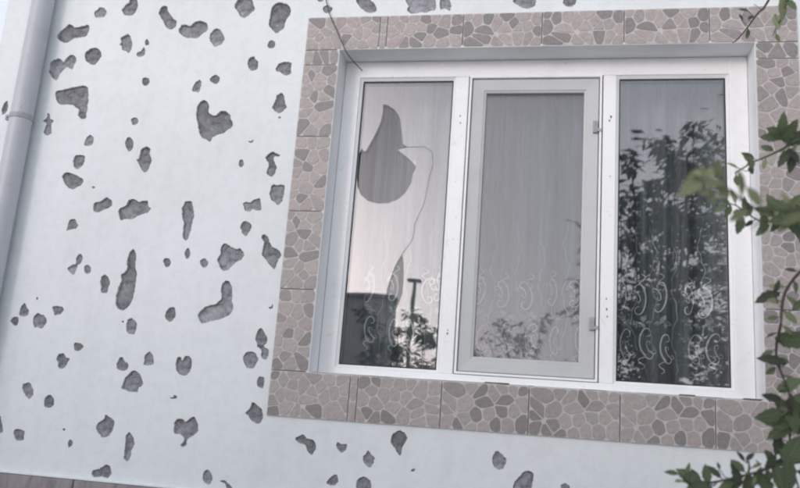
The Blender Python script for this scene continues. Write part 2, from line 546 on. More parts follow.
# ------------------------------------------------------------------ measured outlines (wall holes in mm; twigs and leaves in metres)
HOLES = [
 [(-1287,3380),(-1271,3403),(-1253,3414),(-1230,3405),(-1218,3381),(-1226,3359),(-1249,3355),(-1275,3358)],
 [(-1137,3392),(-1127,3413),(-1106,3435),(-1100,3457),(-1069,3456),(-1054,3424),(-1052,3393),(-1068,3370),(-1094,3361),(-1122,3367)],
 [(-930,3366),(-931,3393),(-914,3410),(-895,3402),(-883,3378),(-858,3344),(-832,3323),(-835,3297),(-855,3280),(-883,3294),(-908,3325)],
 [(-817,3276),(-809,3299),(-790,3309),(-762,3299),(-737,3319),(-705,3324),(-677,3312),(-665,3292),(-670,3266),(-695,3249),(-711,3231),(-744,3232),(-770,3235),(-798,3249)],
 [(-650,3233),(-645,3261),(-625,3278),(-601,3275),(-577,3244),(-572,3218),(-585,3195),(-612,3182),(-627,3193),(-640,3209)],
 [(-546,3395),(-536,3417),(-526,3441),(-469,3439),(-449,3405),(-436,3375),(-452,3357),(-484,3331),(-508,3345),(-526,3368)],
 [(-360,3307),(-356,3343),(-351,3383),(-332,3406),(-311,3410),(-275,3400),(-254,3369),(-256,3341),(-272,3315),(-277,3279),(-297,3257),(-313,3246),(-335,3265),(-355,3288)],
 [(-351,3188),(-344,3209),(-329,3213),(-314,3200),(-315,3177),(-330,3168),(-346,3175)],
 [(-436,3084),(-438,3112),(-427,3130),(-412,3130),(-399,3112),(-387,3104),(-383,3073),(-398,3061),(-421,3060)],
 [(-297,3069),(-285,3091),(-261,3099),(-237,3099),(-224,3094),(-220,3046),(-241,3030),(-264,3044),(-289,3053)],
 [(-702,2962),(-697,2990),(-675,3016),(-661,3006),(-661,2975),(-667,2952),(-696,2953)],
 [(-621,3015),(-608,3033),(-591,3039),(-574,3027),(-570,3005),(-587,2990),(-609,3002)],
 [(-294,2872),(-284,2899),(-276,2934),(-258,2946),(-241,2931),(-231,2899),(-222,2872),(-240,2850),(-257,2844),(-279,2855)],
 [(-259,2823),(-252,2829),(-243,2823),(-251,2817)],
 [(-662,2823),(-668,2861),(-659,2896),(-636,2911),(-613,2902),(-603,2879),(-603,2854),(-582,2836),(-563,2838),(-547,2853),(-522,2857),(-498,2842),(-484,2811),(-478,2792),(-480,2776),(-509,2751),(-550,2734),(-567,2724),(-579,2703),(-597,2714),(-619,2721),(-633,2736),(-646,2773)],
 [(-1471,3251),(-1464,3278),(-1432,3309),(-1409,3322),(-1379,3307),(-1304,3315),(-1299,3274),(-1314,3251),(-1368,3246),(-1411,3219),(-1448,3231)],
 [(-1298,3139),(-1293,3173),(-1269,3188),(-1238,3192),(-1210,3164),(-1207,3140),(-1222,3114),(-1246,3098),(-1284,3119)],
 [(-1117,3243),(-1101,3252),(-1082,3264),(-1067,3249),(-1053,3215),(-1052,3182),(-1060,3159),(-1076,3169),(-1100,3176),(-1107,3200),(-1123,3208),(-1113,3219)],
 [(-985,3220),(-976,3233),(-963,3220),(-961,3202),(-979,3200)],
 [(-1021,3154),(-1013,3166),(-997,3170),(-987,3190),(-975,3173),(-976,3147),(-992,3139),(-1012,3140)],
 [(-1480,3068),(-1481,3108),(-1464,3131),(-1431,3136),(-1406,3117),(-1400,3134),(-1379,3154),(-1351,3151),(-1337,3126),(-1347,3100),(-1351,3076),(-1368,3080),(-1384,3090),(-1404,3067),(-1420,3041),(-1429,3018),(-1460,3037)],
 [(-1422,2957),(-1380,2974),(-1358,2978),(-1334,2983),(-1281,2990),(-1252,2980),(-1239,2947),(-1236,2901),(-1233,2830),(-1250,2815),(-1277,2830),(-1279,2862),(-1318,2891),(-1385,2891),(-1410,2908)],
 [(-970,3023),(-955,3030),(-936,3026),(-929,3003),(-942,2986),(-962,2993)],
 [(-994,2811),(-984,2823),(-967,2823),(-954,2808),(-962,2790),(-982,2785)],
 [(-1462,2808),(-1446,2820),(-1446,2846),(-1434,2843),(-1424,2820),(-1403,2808),(-1414,2786),(-1404,2749),(-1424,2731),(-1447,2746),(-1447,2771),(-1440,2791)],
 [(-1277,2836),(-1271,2856),(-1251,2855),(-1234,2836),(-1235,2818),(-1257,2816)],
 [(-1221,2689),(-1213,2719),(-1196,2735),(-1179,2724),(-1172,2699),(-1184,2681),(-1213,2679)],
 [(-1263,2601),(-1257,2630),(-1225,2635),(-1203,2623),(-1201,2598),(-1214,2570),(-1238,2561),(-1254,2576)],
 [(-1306,2525),(-1297,2544),(-1275,2544),(-1226,2530),(-1189,2506),(-1198,2483),(-1222,2471),(-1240,2462),(-1268,2472),(-1291,2494)],
 [(-1143,2473),(-1136,2479),(-1124,2475),(-1131,2467)],
 [(-1007,2697),(-1000,2722),(-985,2726),(-970,2710),(-961,2679),(-964,2660),(-980,2652),(-995,2666)],
 [(-935,2613),(-922,2620),(-924,2648),(-910,2675),(-888,2679),(-873,2667),(-869,2642),(-856,2611),(-860,2580),(-869,2556),(-883,2549),(-903,2568),(-923,2598)],
 [(-1118,2369),(-1117,2397),(-1082,2409),(-1052,2425),(-1031,2415),(-1020,2395),(-1031,2379),(-1061,2366),(-1084,2349),(-1107,2353)],
 [(-986,2359),(-974,2380),(-951,2393),(-942,2415),(-918,2421),(-890,2408),(-860,2414),(-847,2411),(-837,2387),(-826,2375),(-838,2357),(-874,2344),(-908,2324),(-940,2325),(-970,2318)],
 [(-1235,2257),(-1232,2289),(-1229,2311),(-1201,2317),(-1190,2300),(-1179,2286),(-1186,2270),(-1211,2266)],
 [(-667,2349),(-669,2384),(-661,2414),(-643,2419),(-625,2409),(-611,2368),(-609,2333),(-613,2292),(-615,2262),(-618,2242),(-631,2229),(-649,2244),(-652,2279),(-652,2314)],
 [(-390,2710),(-376,2707),(-367,2718),(-365,2703),(-380,2699)],
 [(-423,2606),(-416,2618),(-402,2616),(-398,2592),(-407,2581),(-420,2588)],
 [(-298,2629),(-283,2647),(-260,2656),(-231,2641),(-234,2632),(-252,2635),(-255,2617),(-241,2588),(-241,2556),(-256,2540),(-278,2548),(-284,2567),(-278,2587),(-279,2603)],
 [(-259,2463),(-254,2493),(-241,2504),(-227,2499),(-213,2502),(-195,2502),(-187,2482),(-191,2447),(-195,2424),(-210,2406),(-233,2417),(-251,2434)],
 [(-378,2408),(-370,2418),(-346,2415),(-333,2427),(-300,2435),(-293,2410),(-288,2381),(-312,2378),(-330,2383),(-341,2372),(-367,2376)],
 [(-380,2304),(-373,2323),(-353,2329),(-332,2320),(-325,2299),(-334,2276),(-348,2258),(-364,2273)],
 [(-277,2264),(-264,2270),(-243,2261),(-233,2239),(-217,2217),(-186,2201),(-171,2184),(-181,2156),(-189,2127),(-197,2114),(-219,2132),(-242,2154),(-259,2176),(-260,2210),(-259,2232)],
 [(-727,2131),(-720,2145),(-701,2146),(-688,2127),(-695,2107),(-711,2103)],
 [(-628,2169),(-623,2191),(-611,2195),(-600,2176),(-602,2153),(-615,2147)],
 [(-549,2137),(-539,2150),(-521,2149),(-509,2133),(-516,2112),(-533,2107),(-544,2118)],
 [(-469,2146),(-459,2175),(-457,2209),(-444,2222),(-416,2214),(-391,2200),(-365,2203),(-344,2179),(-350,2156),(-371,2140),(-393,2126),(-408,2105),(-428,2096),(-447,2107),(-462,2129)],
 [(-527,1891),(-513,1919),(-481,1943),(-447,1952),(-426,1973),(-434,2012),(-430,2043),(-414,2057),(-392,2045),(-379,2014),(-376,1975),(-365,1937),(-372,1909),(-398,1891),(-437,1876),(-477,1866),(-502,1859),(-518,1872)],
 [(-680,1895),(-671,1914),(-649,1930),(-633,1914),(-630,1886),(-640,1866),(-659,1860),(-677,1872)],
 [(-204,1946),(-193,1949),(-189,1959),(-185,1956),(-186,1941),(-200,1937)],
 [(-250,1806),(-244,1839),(-227,1854),(-211,1841),(-196,1814),(-194,1793),(-207,1780),(-234,1772),(-242,1791)],
 [(-226,1783),(-208,1784),(-201,1772),(-183,1764),(-180,1736),(-191,1718),(-206,1722),(-216,1736),(-215,1754),(-230,1768)],
 [(-292,1708),(-287,1740),(-261,1751),(-237,1740),(-224,1721),(-234,1693),(-252,1677),(-280,1684)],
 [(-1199,2079),(-1181,2098),(-1160,2104),(-1162,2134),(-1148,2153),(-1128,2137),(-1129,2114),(-1146,2097),(-1150,2069),(-1163,2050)],
 [(-1114,2082),(-1111,2098),(-1096,2103),(-1078,2087),(-1077,2066),(-1094,2059),(-1109,2067)],
 [(-1023,2028),(-1020,2051),(-1003,2059),(-982,2044),(-970,2024),(-974,2001),(-983,1977),(-1007,1974),(-1013,1999)],
 [(-904,2119),(-901,2160),(-882,2182),(-865,2161),(-861,2121),(-859,2095),(-845,2069),(-847,2035),(-844,2000),(-849,1955),(-862,1920),(-890,1899),(-918,1909),(-933,1945),(-929,1991),(-917,2032),(-925,2058),(-906,2078),(-899,2096)],
 [(-862,1830),(-859,1860),(-838,1868),(-814,1849),(-808,1821),(-818,1795),(-842,1796),(-857,1811)],
 [(-885,1849),(-881,1855),(-874,1849),(-879,1843)],
 [(-1405,1860),(-1400,1895),(-1384,1911),(-1370,1893),(-1355,1878),(-1362,1854),(-1391,1848)],
 [(-1444,1824),(-1429,1844),(-1407,1845),(-1400,1826),(-1407,1802),(-1425,1810)],
 [(-1327,1824),(-1327,1852),(-1311,1868),(-1290,1862),(-1265,1852),(-1258,1827),(-1267,1806),(-1284,1797),(-1298,1804),(-1317,1804)],
 [(-1242,1895),(-1228,1906),(-1196,1905),(-1181,1888),(-1196,1867),(-1218,1861),(-1229,1877)],
 [(-1331,1935),(-1328,1943),(-1320,1935),(-1325,1927)],
 [(-1102,1733),(-1098,1745),(-1076,1744),(-1051,1729),(-1070,1710),(-1094,1709)],
 [(-1177,1670),(-1166,1690),(-1141,1692),(-1130,1676),(-1111,1670),(-1121,1647),(-1130,1630),(-1154,1626),(-1165,1644)],
 [(-1322,1524),(-1323,1547),(-1294,1553),(-1273,1534),(-1261,1502),(-1278,1484),(-1297,1493)],
 [(-1203,1474),(-1200,1496),(-1180,1508),(-1158,1494),(-1152,1465),(-1169,1449),(-1196,1453)],
 [(-1325,1325),(-1323,1344),(-1295,1352),(-1272,1342),(-1275,1323),(-1271,1304),(-1296,1296),(-1316,1307)],
 [(-1417,1338),(-1423,1401),(-1404,1396),(-1388,1359),(-1380,1334),(-1392,1323)],
 [(-1091,1363),(-1085,1369),(-1075,1364),(-1083,1357)],
 [(-1055,1308),(-1050,1324),(-1033,1318),(-1033,1297),(-1049,1290)],
 [(-934,1379),(-925,1405),(-904,1419),(-899,1438),(-879,1435),(-851,1419),(-850,1379),(-861,1356),(-894,1341),(-913,1356)],
 [(-782,1268),(-785,1316),(-785,1359),(-774,1375),(-754,1361),(-741,1332),(-749,1301),(-751,1270),(-764,1253),(-778,1259)],
 [(-920,1190),(-913,1208),(-886,1214),(-861,1233),(-838,1227),(-825,1197),(-838,1176),(-867,1182),(-907,1175)],
 [(-882,1661),(-870,1687),(-853,1691),(-844,1676),(-825,1664),(-824,1639),(-851,1633),(-870,1640)],
 [(-841,1561),(-831,1600),(-808,1627),(-788,1637),(-765,1626),(-741,1587),(-756,1567),(-763,1547),(-802,1545),(-834,1553)],
 [(-751,1669),(-750,1707),(-732,1724),(-713,1709),(-701,1678),(-716,1664),(-743,1663)],
 [(-597,1659),(-598,1703),(-581,1710),(-574,1692),(-563,1711),(-547,1716),(-527,1701),(-524,1669),(-530,1644),(-556,1631),(-580,1637)],
 [(-606,1535),(-592,1534),(-589,1546),(-574,1541),(-576,1531),(-600,1528)],
 [(-568,1387),(-572,1430),(-557,1449),(-529,1445),(-518,1434),(-504,1453),(-484,1461),(-468,1441),(-457,1408),(-474,1382),(-498,1368),(-502,1344),(-517,1331),(-532,1339),(-517,1361),(-524,1378),(-547,1383)],
 [(-412,1220),(-408,1244),(-389,1248),(-372,1235),(-367,1212),(-375,1193),(-392,1192),(-410,1208)],
 [(-338,1208),(-313,1214),(-292,1200),(-274,1184),(-300,1182),(-311,1202)],
 [(-256,1492),(-239,1514),(-232,1539),(-208,1528),(-184,1512),(-176,1476),(-193,1449),(-220,1459),(-242,1478)],
 [(-219,1632),(-209,1648),(-189,1643),(-187,1621),(-190,1597),(-210,1602),(-218,1613)],
 [(-28,1398),(-16,1414),(9,1422),(23,1410),(52,1404),(66,1381),(54,1345),(35,1355),(22,1378),(0,1384)],
 [(151,1394),(155,1406),(170,1397),(195,1399),(197,1380),(177,1361),(158,1373)],
 [(267,1356),(279,1369),(287,1382),(299,1368),(316,1354),(311,1331),(298,1313),(279,1323),(269,1339)],
 [(377,1428),(384,1455),(407,1466),(429,1463),(443,1441),(430,1409),(420,1368),(401,1390),(381,1411)],
 [(466,1315),(477,1325),(485,1323),(478,1312)],
 [(123,1239),(143,1266),(164,1276),(174,1251),(158,1233),(131,1233)],
 [(250,1229),(250,1261),(267,1276),(295,1273),(309,1251),(311,1226),(289,1208),(262,1210)],
 [(788,1375),(794,1409),(809,1419),(828,1406),(845,1382),(838,1357),(816,1347),(793,1359)],
 [(875,1294),(891,1322),(910,1346),(935,1354),(951,1338),(950,1311),(943,1272),(916,1253),(882,1261)],
 [(1056,1309),(1070,1319),(1087,1312),(1090,1290),(1071,1276),(1060,1288)],
 [(-130,3415),(-125,3424),(-98,3418),(-102,3409),(-117,3405)],
 [(-98,3370),(-91,3384),(-70,3388),(-63,3378),(-49,3376),(-52,3358),(-66,3345),(-87,3348)],
 [(62,3400),(67,3422),(95,3444),(118,3421),(145,3393),(166,3362),(153,3345),(129,3340),(102,3353),(80,3374)],
 [(298,3401),(302,3428),(365,3439),(428,3419),(440,3370),(438,3348),(416,3340),(388,3336),(372,3339),(348,3329),(323,3334),(306,3352),(312,3374)],
 [(459,3364),(459,3406),(477,3418),(497,3405),(512,3369),(507,3344),(483,3351),(463,3348)],
 [(789,3378),(798,3400),(837,3429),(888,3397),(890,3360),(866,3341),(833,3347),(806,3363)],
 [(1008,3367),(1016,3390),(1042,3404),(1068,3388),(1069,3365),(1050,3345),(1024,3348)],
 [(-1704,2863),(-1697,2897),(-1680,2916),(-1669,2883),(-1673,2850),(-1692,2840)],
]
BRANCHES = [
    [(1.699, -1.250, 2.303), (1.653, -1.250, 2.271), (1.584, -1.250, 2.243), (1.551, -1.250, 2.232), (1.491, -1.250, 2.206), (1.427, -1.250, 2.156)],
    [(1.666, -1.300, 1.977), (1.625, -1.300, 2.006), (1.562, -1.300, 2.029), (1.507, -1.300, 2.034), (1.452, -1.300, 2.043), (1.403, -1.300, 2.062)],
    [(1.667, -1.300, 2.000), (1.590, -1.300, 1.934), (1.557, -1.300, 1.909), (1.530, -1.300, 1.861), (1.507, -1.300, 1.800), (1.503, -1.300, 1.749), (1.512, -1.300, 1.694), (1.518, -1.300, 1.627), (1.524, -1.300, 1.551), (1.535, -1.300, 1.467), (1.549, -1.300, 1.364)],
    [(1.628, -1.350, 1.538), (1.577, -1.350, 1.503), (1.527, -1.350, 1.483), (1.467, -1.350, 1.468), (1.416, -1.350, 1.451), (1.355, -1.350, 1.427), (1.304, -1.350, 1.421), (1.283, -1.350, 1.440)],
    [(1.416, -1.350, 1.451), (1.419, -1.350, 1.468), (1.417, -1.350, 1.482)],
    [(1.713, -0.900, 3.032), (1.637, -0.900, 2.872), (1.601, -0.900, 2.806), (1.574, -0.900, 2.767), (1.548, -0.900, 2.737), (1.513, -0.900, 2.698)],
    [(1.737, -1.200, 2.741), (1.652, -1.200, 2.730), (1.590, -1.200, 2.688), (1.570, -1.200, 2.619), (1.552, -1.200, 2.574)],
    [(1.433, -2.100, 1.783), (1.386, -2.100, 1.809), (1.343, -2.100, 1.824), (1.299, -2.100, 1.833), (1.254, -2.100, 1.843), (1.202, -2.100, 1.861), (1.185, -2.100, 1.870)],
]
LEAVES = [
    (0, 1.466, -1.276, 2.188, 0.039, 100, 0),
    (0, 1.454, -1.290, 2.196, 0.024, 120, 0),
    (0, 1.531, -1.260, 2.264, 0.064, 160, 0),
    (0, 1.537, -1.285, 2.284, 0.058, 80, 0),
    (0, 1.554, -1.293, 2.265, 0.063, 60, 0),
    (0, 1.513, -1.260, 2.254, 0.049, 170, 0),
    (0, 1.590, -1.208, 2.266, 0.070, 30, 0),
    (0, 1.552, -1.220, 2.209, 0.060, -120, 1),
    (0, 1.567, -1.223, 2.195, 0.054, -100, 1),
    (0, 1.563, -1.278, 2.202, 0.053, -60, 1),
    (1, 1.393, -1.296, 2.070, 0.034, 140, 0),
    (1, 1.398, -1.322, 2.043, 0.033, -120, 0),
    (1, 1.434, -1.333, 2.063, 0.037, 90, 0),
    (1, 1.423, -1.339, 2.010, 0.046, -110, 0),
    (1, 1.446, -1.329, 2.047, 0.033, 60, 0),
    (1, 1.489, -1.257, 2.033, 0.048, -100, 0),
    (1, 1.494, -1.267, 2.060, 0.058, 160, 0),
    (1, 1.527, -1.269, 2.070, 0.072, 150, 0),
    (1, 1.548, -1.270, 2.029, 0.081, -60, 0),
    (1, 1.545, -1.331, 2.061, 0.083, 60, 0),
    (1, 1.522, -1.319, 2.032, 0.070, 200, 0),
    (1, 1.560, -1.287, 2.000, 0.066, -70, 0),
    (1, 1.513, -1.277, 2.024, 0.043, -120, 0),
    (1, 1.511, -1.265, 2.076, 0.063, 110, 0),
    (2, 1.492, -1.262, 1.852, 0.071, 200, 1),
    (2, 1.502, -1.341, 1.871, 0.036, 60, 1),
    (2, 1.544, -1.289, 1.753, 0.087, 0, 0),
    (2, 1.495, -1.283, 1.705, 0.069, 180, 1),
    (2, 1.527, -1.299, 1.650, 0.063, 30, 0),
    (2, 1.480, -1.332, 1.619, 0.044, 170, 1),
    (2, 1.549, -1.303, 1.832, 0.041, 40, 0),
    (2, 1.473, -1.341, 1.579, 0.066, 200, 0),
    (2, 1.527, -1.257, 1.596, 0.082, 150, 0),
    (2, 1.545, -1.263, 1.564, 0.090, -20, 0),
    (2, 1.504, -1.295, 1.550, 0.076, -140, 0),
    (2, 1.520, -1.320, 1.605, 0.066, 70, 0),
    (2, 1.483, -1.259, 1.571, 0.050, 190, 0),
    (2, 1.545, -1.293, 1.618, 0.076, 30, 0),
    (2, 1.502, -1.262, 1.517, 0.054, -100, 1),
    (2, 1.521, -1.265, 1.496, 0.067, -60, 0),
    (2, 1.521, -1.299, 1.577, 0.076, -80, 0),
    (2, 1.493, -1.309, 1.566, 0.066, 170, 0),
    (3, 1.305, -1.340, 1.433, 0.066, 155, 0),
    (3, 1.340, -1.357, 1.445, 0.043, 100, 0),
    (3, 1.391, -1.384, 1.453, 0.055, 110, 1),
    (3, 1.434, -1.369, 1.447, 0.051, 60, 0),
    (3, 1.388, -1.319, 1.426, 0.057, 200, 0),
    (3, 1.462, -1.396, 1.479, 0.042, -120, 1),
    (3, 1.496, -1.395, 1.464, 0.092, 90, 0),
    (3, 1.524, -1.337, 1.509, 0.086, 60, 0),
    (3, 1.361, -1.372, 1.464, 0.017, 110, 0),
    (3, 1.487, -1.347, 1.444, 0.073, -80, 0),
    (3, 1.455, -1.353, 1.432, 0.060, -60, 0),
    (3, 1.321, -1.366, 1.417, 0.052, 200, 0),
    (3, 1.427, -1.300, 1.424, 0.057, -100, 0),
    (4, 1.402, -1.380, 1.488, 0.026, 130, 1),
    (4, 1.423, -1.359, 1.489, 0.026, 50, 1),
    (5, 1.537, -0.930, 2.787, 0.030, 150, 1),
    (5, 1.540, -0.887, 2.781, 0.024, -60, 1),
    (5, 1.563, -0.922, 2.768, 0.027, 40, 1),
    (6, 1.564, -1.214, 2.623, 0.068, -90, 2),
    (6, 1.559, -1.175, 2.604, 0.053, -80, 2),
    (6, 1.583, -1.218, 2.631, 0.047, -60, 0),
    (7, 1.190, -2.094, 1.864, 0.031, 20, 2),
    (7, 1.210, -2.060, 1.886, 0.036, 40, 2),
    (7, 1.207, -2.140, 1.854, 0.032, -10, 2),
    (7, 1.198, -2.144, 1.842, 0.027, 10, 2),
    (7, 1.219, -2.127, 1.847, 0.027, -40, 2),
    (7, 1.187, -2.073, 1.881, 0.026, 60, 2),
    (7, 1.198, -2.088, 1.885, 0.026, 70, 2),
    (7, 1.206, -2.126, 1.836, 0.022, -50, 2),
]

# ------------------------------------------------------------------ ground
gv, gf = [], []
NG = 24
for i in range(NG + 1):
    for j in range(NG + 1):
        a, b = (i / NG * 2 - 1), (j / NG * 2 - 1)
        x, y = math.copysign(abs(a) ** 2.2, a) * 400, math.copysign(abs(b) ** 2.2, b) * 400
        gv.append((x, y, 0.03 * noise.noise((x * 0.3, y * 0.3, 0)) if abs(x) < 60 and abs(y) < 60 and y < -0.6 else 0.0))
for i in range(NG):
    for j in range(NG):
        k = i * (NG + 1) + j
        gf.append((k, k + NG + 1, k + NG + 2, k + 1))
tag(mesh('ground', gv, gf, M['ground'], smooth=True), kind='structure', label='worn concrete yard in front of the house')

# ------------------------------------------------------------------ house wall with its shrapnel holes
WX0, WX1, WZ0, WZ1 = -1.785, 4.6, 0.0, 6.2
OX0, OX1, OZ0, OZ1 = 0.006, 1.801, 1.679, 3.154            # window opening
FY = 0.008                                                 # front of the plaster
random.seed(11)

def ragged(poly, seed):
    """smooth the measured outline, then fray it a little"""
    pts = [Vector((p[0] / 1000, p[1] / 1000)) for p in poly]
    if area2(pts) < 0:
        pts.reverse()
    n = len(pts)
    size = math.sqrt(abs(area2(pts)))
    out = []
    for i in range(n):
        p0, p1, p2, p3 = pts[i - 1], pts[i], pts[(i + 1) % n], pts[(i + 2) % n]
        k = max(2, min(6, int((p2 - p1).length / 0.0055)))
        for s in range(k):
            t = s / k
            c = 0.5 * ((2 * p1) + (p2 - p0) * t + (2 * p0 - 5 * p1 + 4 * p2 - p3) * t * t + (3 * p1 - p0 - 3 * p2 + p3) * t ** 3)
            c = p1.lerp(p2, t).lerp(c, 0.7)
            d = Vector((noise.noise((c.x * 130, c.y * 130, seed)), noise.noise((c.x * 130, c.y * 130, seed + 50))))
            d2 = Vector((noise.noise((c.x * 45, c.y * 45, seed)), noise.noise((c.x * 45, c.y * 45, seed + 50))))
            out.append(c + (d * 0.0034 + d2 * 0.0036) * min(1.0, size / 0.05))
    return out

def offset(poly, d):
    n = len(poly)
    out = []
    for i in range(n):
        a, b, c = poly[i - 1], poly[i], poly[(i + 1) % n]
        t = (c - a)
        if t.length < 1e-7:
            t = Vector((1, 0))
        t.normalize()
        out.append(b + Vector((t.y, -t.x)) * d)            # outline runs counter-clockwise: + is outwards
    return out

house = thing('house_wall', 'white plastered house wall pitted all over with grey shrapnel holes', 'wall', (1.4, 0.13, 0))
outlines = [ragged(h, i * 3.7) for i, h in enumerate(HOLES)]
opening = [(OX0, OZ0), (OX1, OZ0), (OX1, OZ1), (OX0, OZ1)]
border = [(WX0, WZ0), (WX1, WZ0), (WX1, WZ1), (WX0, WZ1)]
ov, tris = cdt(border, outlines + [opening])
vs = [(v.x, FY, v.y) for v in ov]
fs, mi = [], []
for t in tris:
    a, b, c = (ov[i] for i in t)
    if (b - a).cross(c - a) < 0:
        t = t[::-1]
    fs.append(t); mi.append(0)
floors = []
for hi, o in enumerate(outlines):
    size = math.sqrt(abs(area2(o)))
    depth = min(0.014, 0.0035 + size * 0.13)
    n = len(o)
    k = min(1.0, size / 0.045)
    c1, c2 = offset(o, -1.0), offset(o, -1.0)
    o1 = [p + (q - p) * k * (0.0006 + 0.0030 * max(0.0, noise.noise((p.x * 60, p.y * 60, hi + .5)) + .15)) for p, q in zip(o, c1)]
    o2 = [p + (q - p) * k * 0.0010 for p, q in zip(o1, c2)]
    b = len(vs)
    vs += [(p.x, FY, p.y) for p in o]
    vs += [(p.x, FY + 0.0016 + 0.001 * noise.noise((p.x * 200, p.y * 200, 3)), p.y) for p in o1]
    vs += [(p.x, FY + depth + 0.001, p.y) for p in o2]
    for i in range(n):
        j = (i + 1) % n
        for L in (0, 1):
            fs.append((b + L * n + j, b + L * n + i, b + (L + 1) * n + i, b + (L + 1) * n + j)); mi.append(1)
    floors.append((o, size, depth))
mesh('plaster', vs, fs, [M['plaster'], M['edge']], house, mi=mi)
for hi, (o, size, depth) in enumerate(floors):
    o = offset(o, 0.002)
    x0, x1 = min(p.x for p in o), max(p.x for p in o)
    z0, z1 = min(p.y for p in o), max(p.y for p in o)
    st = max(0.006, size / 7)
    pts = []
    z = z0 + st / 2
    while z < z1:
        x = x0 + st / 2
        while x < x1:
            q = (x + random.uniform(-.3, .3) * st, z + random.uniform(-.3, .3) * st)
            if inside(q, o):
                pts.append(q)
            x += st
        z += st
    ov, tris = cdt([tuple(p) for p in o], [], pts)
    nb = len(o)
    cx, cz = (x0 + x1) / 2, (z0 + z1) / 2
    fv = []
    for i, v in enumerate(ov):
        rel = 0.0 if i < nb else (0.35 + 0.65 * noise.noise((v.x * 38, v.y * 38, hi * 2.1)) + 0.5 * noise.noise((v.x * 110, v.y * 110, hi)))
        fv.append((v.x - cx, depth + FY - max(0, rel) * depth * 0.7, v.y - cz))
    ft = []
    for t in tris:
        a, b, c = (ov[i] for i in t)
        ft.append(t if (b - a).cross(c - a) > 0 else t[::-1])
    mesh('shrapnel_hole', fv, ft, M['render'], house, loc=(cx, 0, cz))

bm = bmesh.new()
add_box(bm, (WX0, FY + 0.035, 0.0), (OX0 - 0.012, 0.26, WZ1))
add_box(bm, (OX1 + 0.012, FY + 0.035, 0.0), (WX1, 0.26, WZ1))
add_box(bm, (OX0 - 0.012, FY + 0.035, 0.0), (OX1 + 0.012, 0.26, OZ0 - 0.012))
add_box(bm, (OX0 - 0.012, FY + 0.035, OZ1 + 0.012), (OX1 + 0.012, 0.26, WZ1))
from_bm('masonry', bm, M['render'], house)
bm = bmesh.new()
add_box(bm, (WX0, FY + .0005, 0), (WX0 + 0.012, FY + 0.034, WZ1))
add_box(bm, (WX0, 0.262, 0), (WX0 + 0.25, 7.0, WZ1))
add_box(bm, (WX1 - 0.25, 0.262, 0), (WX1, 7.0, WZ1))
add_box(bm, (WX0, 7.002, 0), (WX1, 7.25, WZ1))
from_bm('side_wall', bm, M['plaster'], house)
bm = bmesh.new()
add_box(bm, (WX0 - 0.3, FY - 0.3, WZ1 + 0.002), (WX1 + 0.3, 7.5, WZ1 + 0.2), 0.02)
from_bm('roof_slab', bm, M['slabm'], house)
# plastered reveal of the opening
RY1 = 0.30
bm = bmesh.new()
add_box(bm, (OX0 - 0.0115, 0.001, OZ0 - 0.0115), (OX0, RY1, OZ1 + 0.0115))
add_box(bm, (OX1, 0.001, OZ0 - 0.0115), (OX1 + 0.0115, RY1, OZ1 + 0.0115))
add_box(bm, (OX0 + 0.0002, 0.001, OZ1), (OX1 - 0.0002, RY1, OZ1 + 0.0112))
add_box(bm, (OX0 + 0.0002, 0.012, OZ0 - 0.0112), (OX1 - 0.0002, RY1, OZ0))
from_bm('reveal', bm, M['reveal'], house)

# ------------------------------------------------------------------ room behind the window
bm = bmesh.new()
RX0, RX1, RZ0, RZ1, RF, RB = -1.2, 3.0, 0.8, 3.55, 0.27, 4.2
def quad(*p):
    bm.faces.new([bm.verts.new(q) for q in p])
quad((RX0, RF, RZ0), (RX1, RF, RZ0), (RX1, RB, RZ0), (RX0, RB, RZ0))
quad((RX0, RF, RZ1), (RX0, RB, RZ1), (RX1, RB, RZ1), (RX1, RF, RZ1))
quad((RX0, RB, RZ0), (RX1, RB, RZ0), (RX1, RB, RZ1), (RX0, RB, RZ1))
quad((RX0, RF, RZ0), (RX0, RB, RZ0), (RX0, RB, RZ1), (RX0, RF, RZ1))
quad((RX1, RF, RZ0), (RX1, RF, RZ1), (RX1, RB, RZ1), (RX1, RB, RZ0))
o0, o1, p0, p1 = OX0, OX1, OZ0, OZ1
quad((RX0, RF, RZ0), (RX0, RF, RZ1), (o0, RF, RZ1), (o0, RF, RZ0))
quad((o1, RF, RZ0), (o1, RF, RZ1), (RX1, RF, RZ1), (RX1, RF, RZ0))
quad((o0, RF, p1), (o0, RF, RZ1), (o1, RF, RZ1), (o1, RF, p1))
quad((o0, RF, RZ0), (o0, RF, p0), (o1, RF, p0), (o1, RF, RZ0))
tag(from_bm('room_interior', bm, M['room']), kind='structure', label='dim room behind the window')

# ------------------------------------------------------------------ plinth
pl = thing('plinth', 'grey mottled tile plinth along the foot of the white wall', 'plinth', (1.4, -0.01, 0))
bm = bmesh.new()
add_box(bm, (WX0, -0.004, 0.0), (WX1, FY + 0.004, 1.160))
from_bm('mortar_bed', bm, M['joint'], pl)
bm = bmesh.new()
add_box(bm, (WX0, -0.013, 1.1605), (WX1, FY + 0.002, 1.1685), 0.002, 1)
from_bm('capping', bm, M['plaster'], pl)
PT = bpy.data.meshes.new('plinth_tile')
bm = bmesh.new()
add_box(bm, (-0.198, -0.016, -0.1915), (0.198, -0.0041, 0.1915), 0.003, 1)
bm.to_mesh(PT); bm.free()
PT.materials.append(M['plinth'])
for c in range(16):
    x = WX0 + 0.2 + c * 0.4
    if x > WX1 - 0.15: break
    for rr in range(3):
        link('tile', PT, None, pl, (x, 0, 1.160 - 0.193 - rr * 0.386))

# ------------------------------------------------------------------ tiled window surround
sur = thing('window_surround', 'window border of flagstone patterned ceramic tiles on the white wall', 'tile border', (0.9, 0.004, 1.49))
TL, WS, WB, WT = 0.35, 0.167, 0.1915, 0.1675

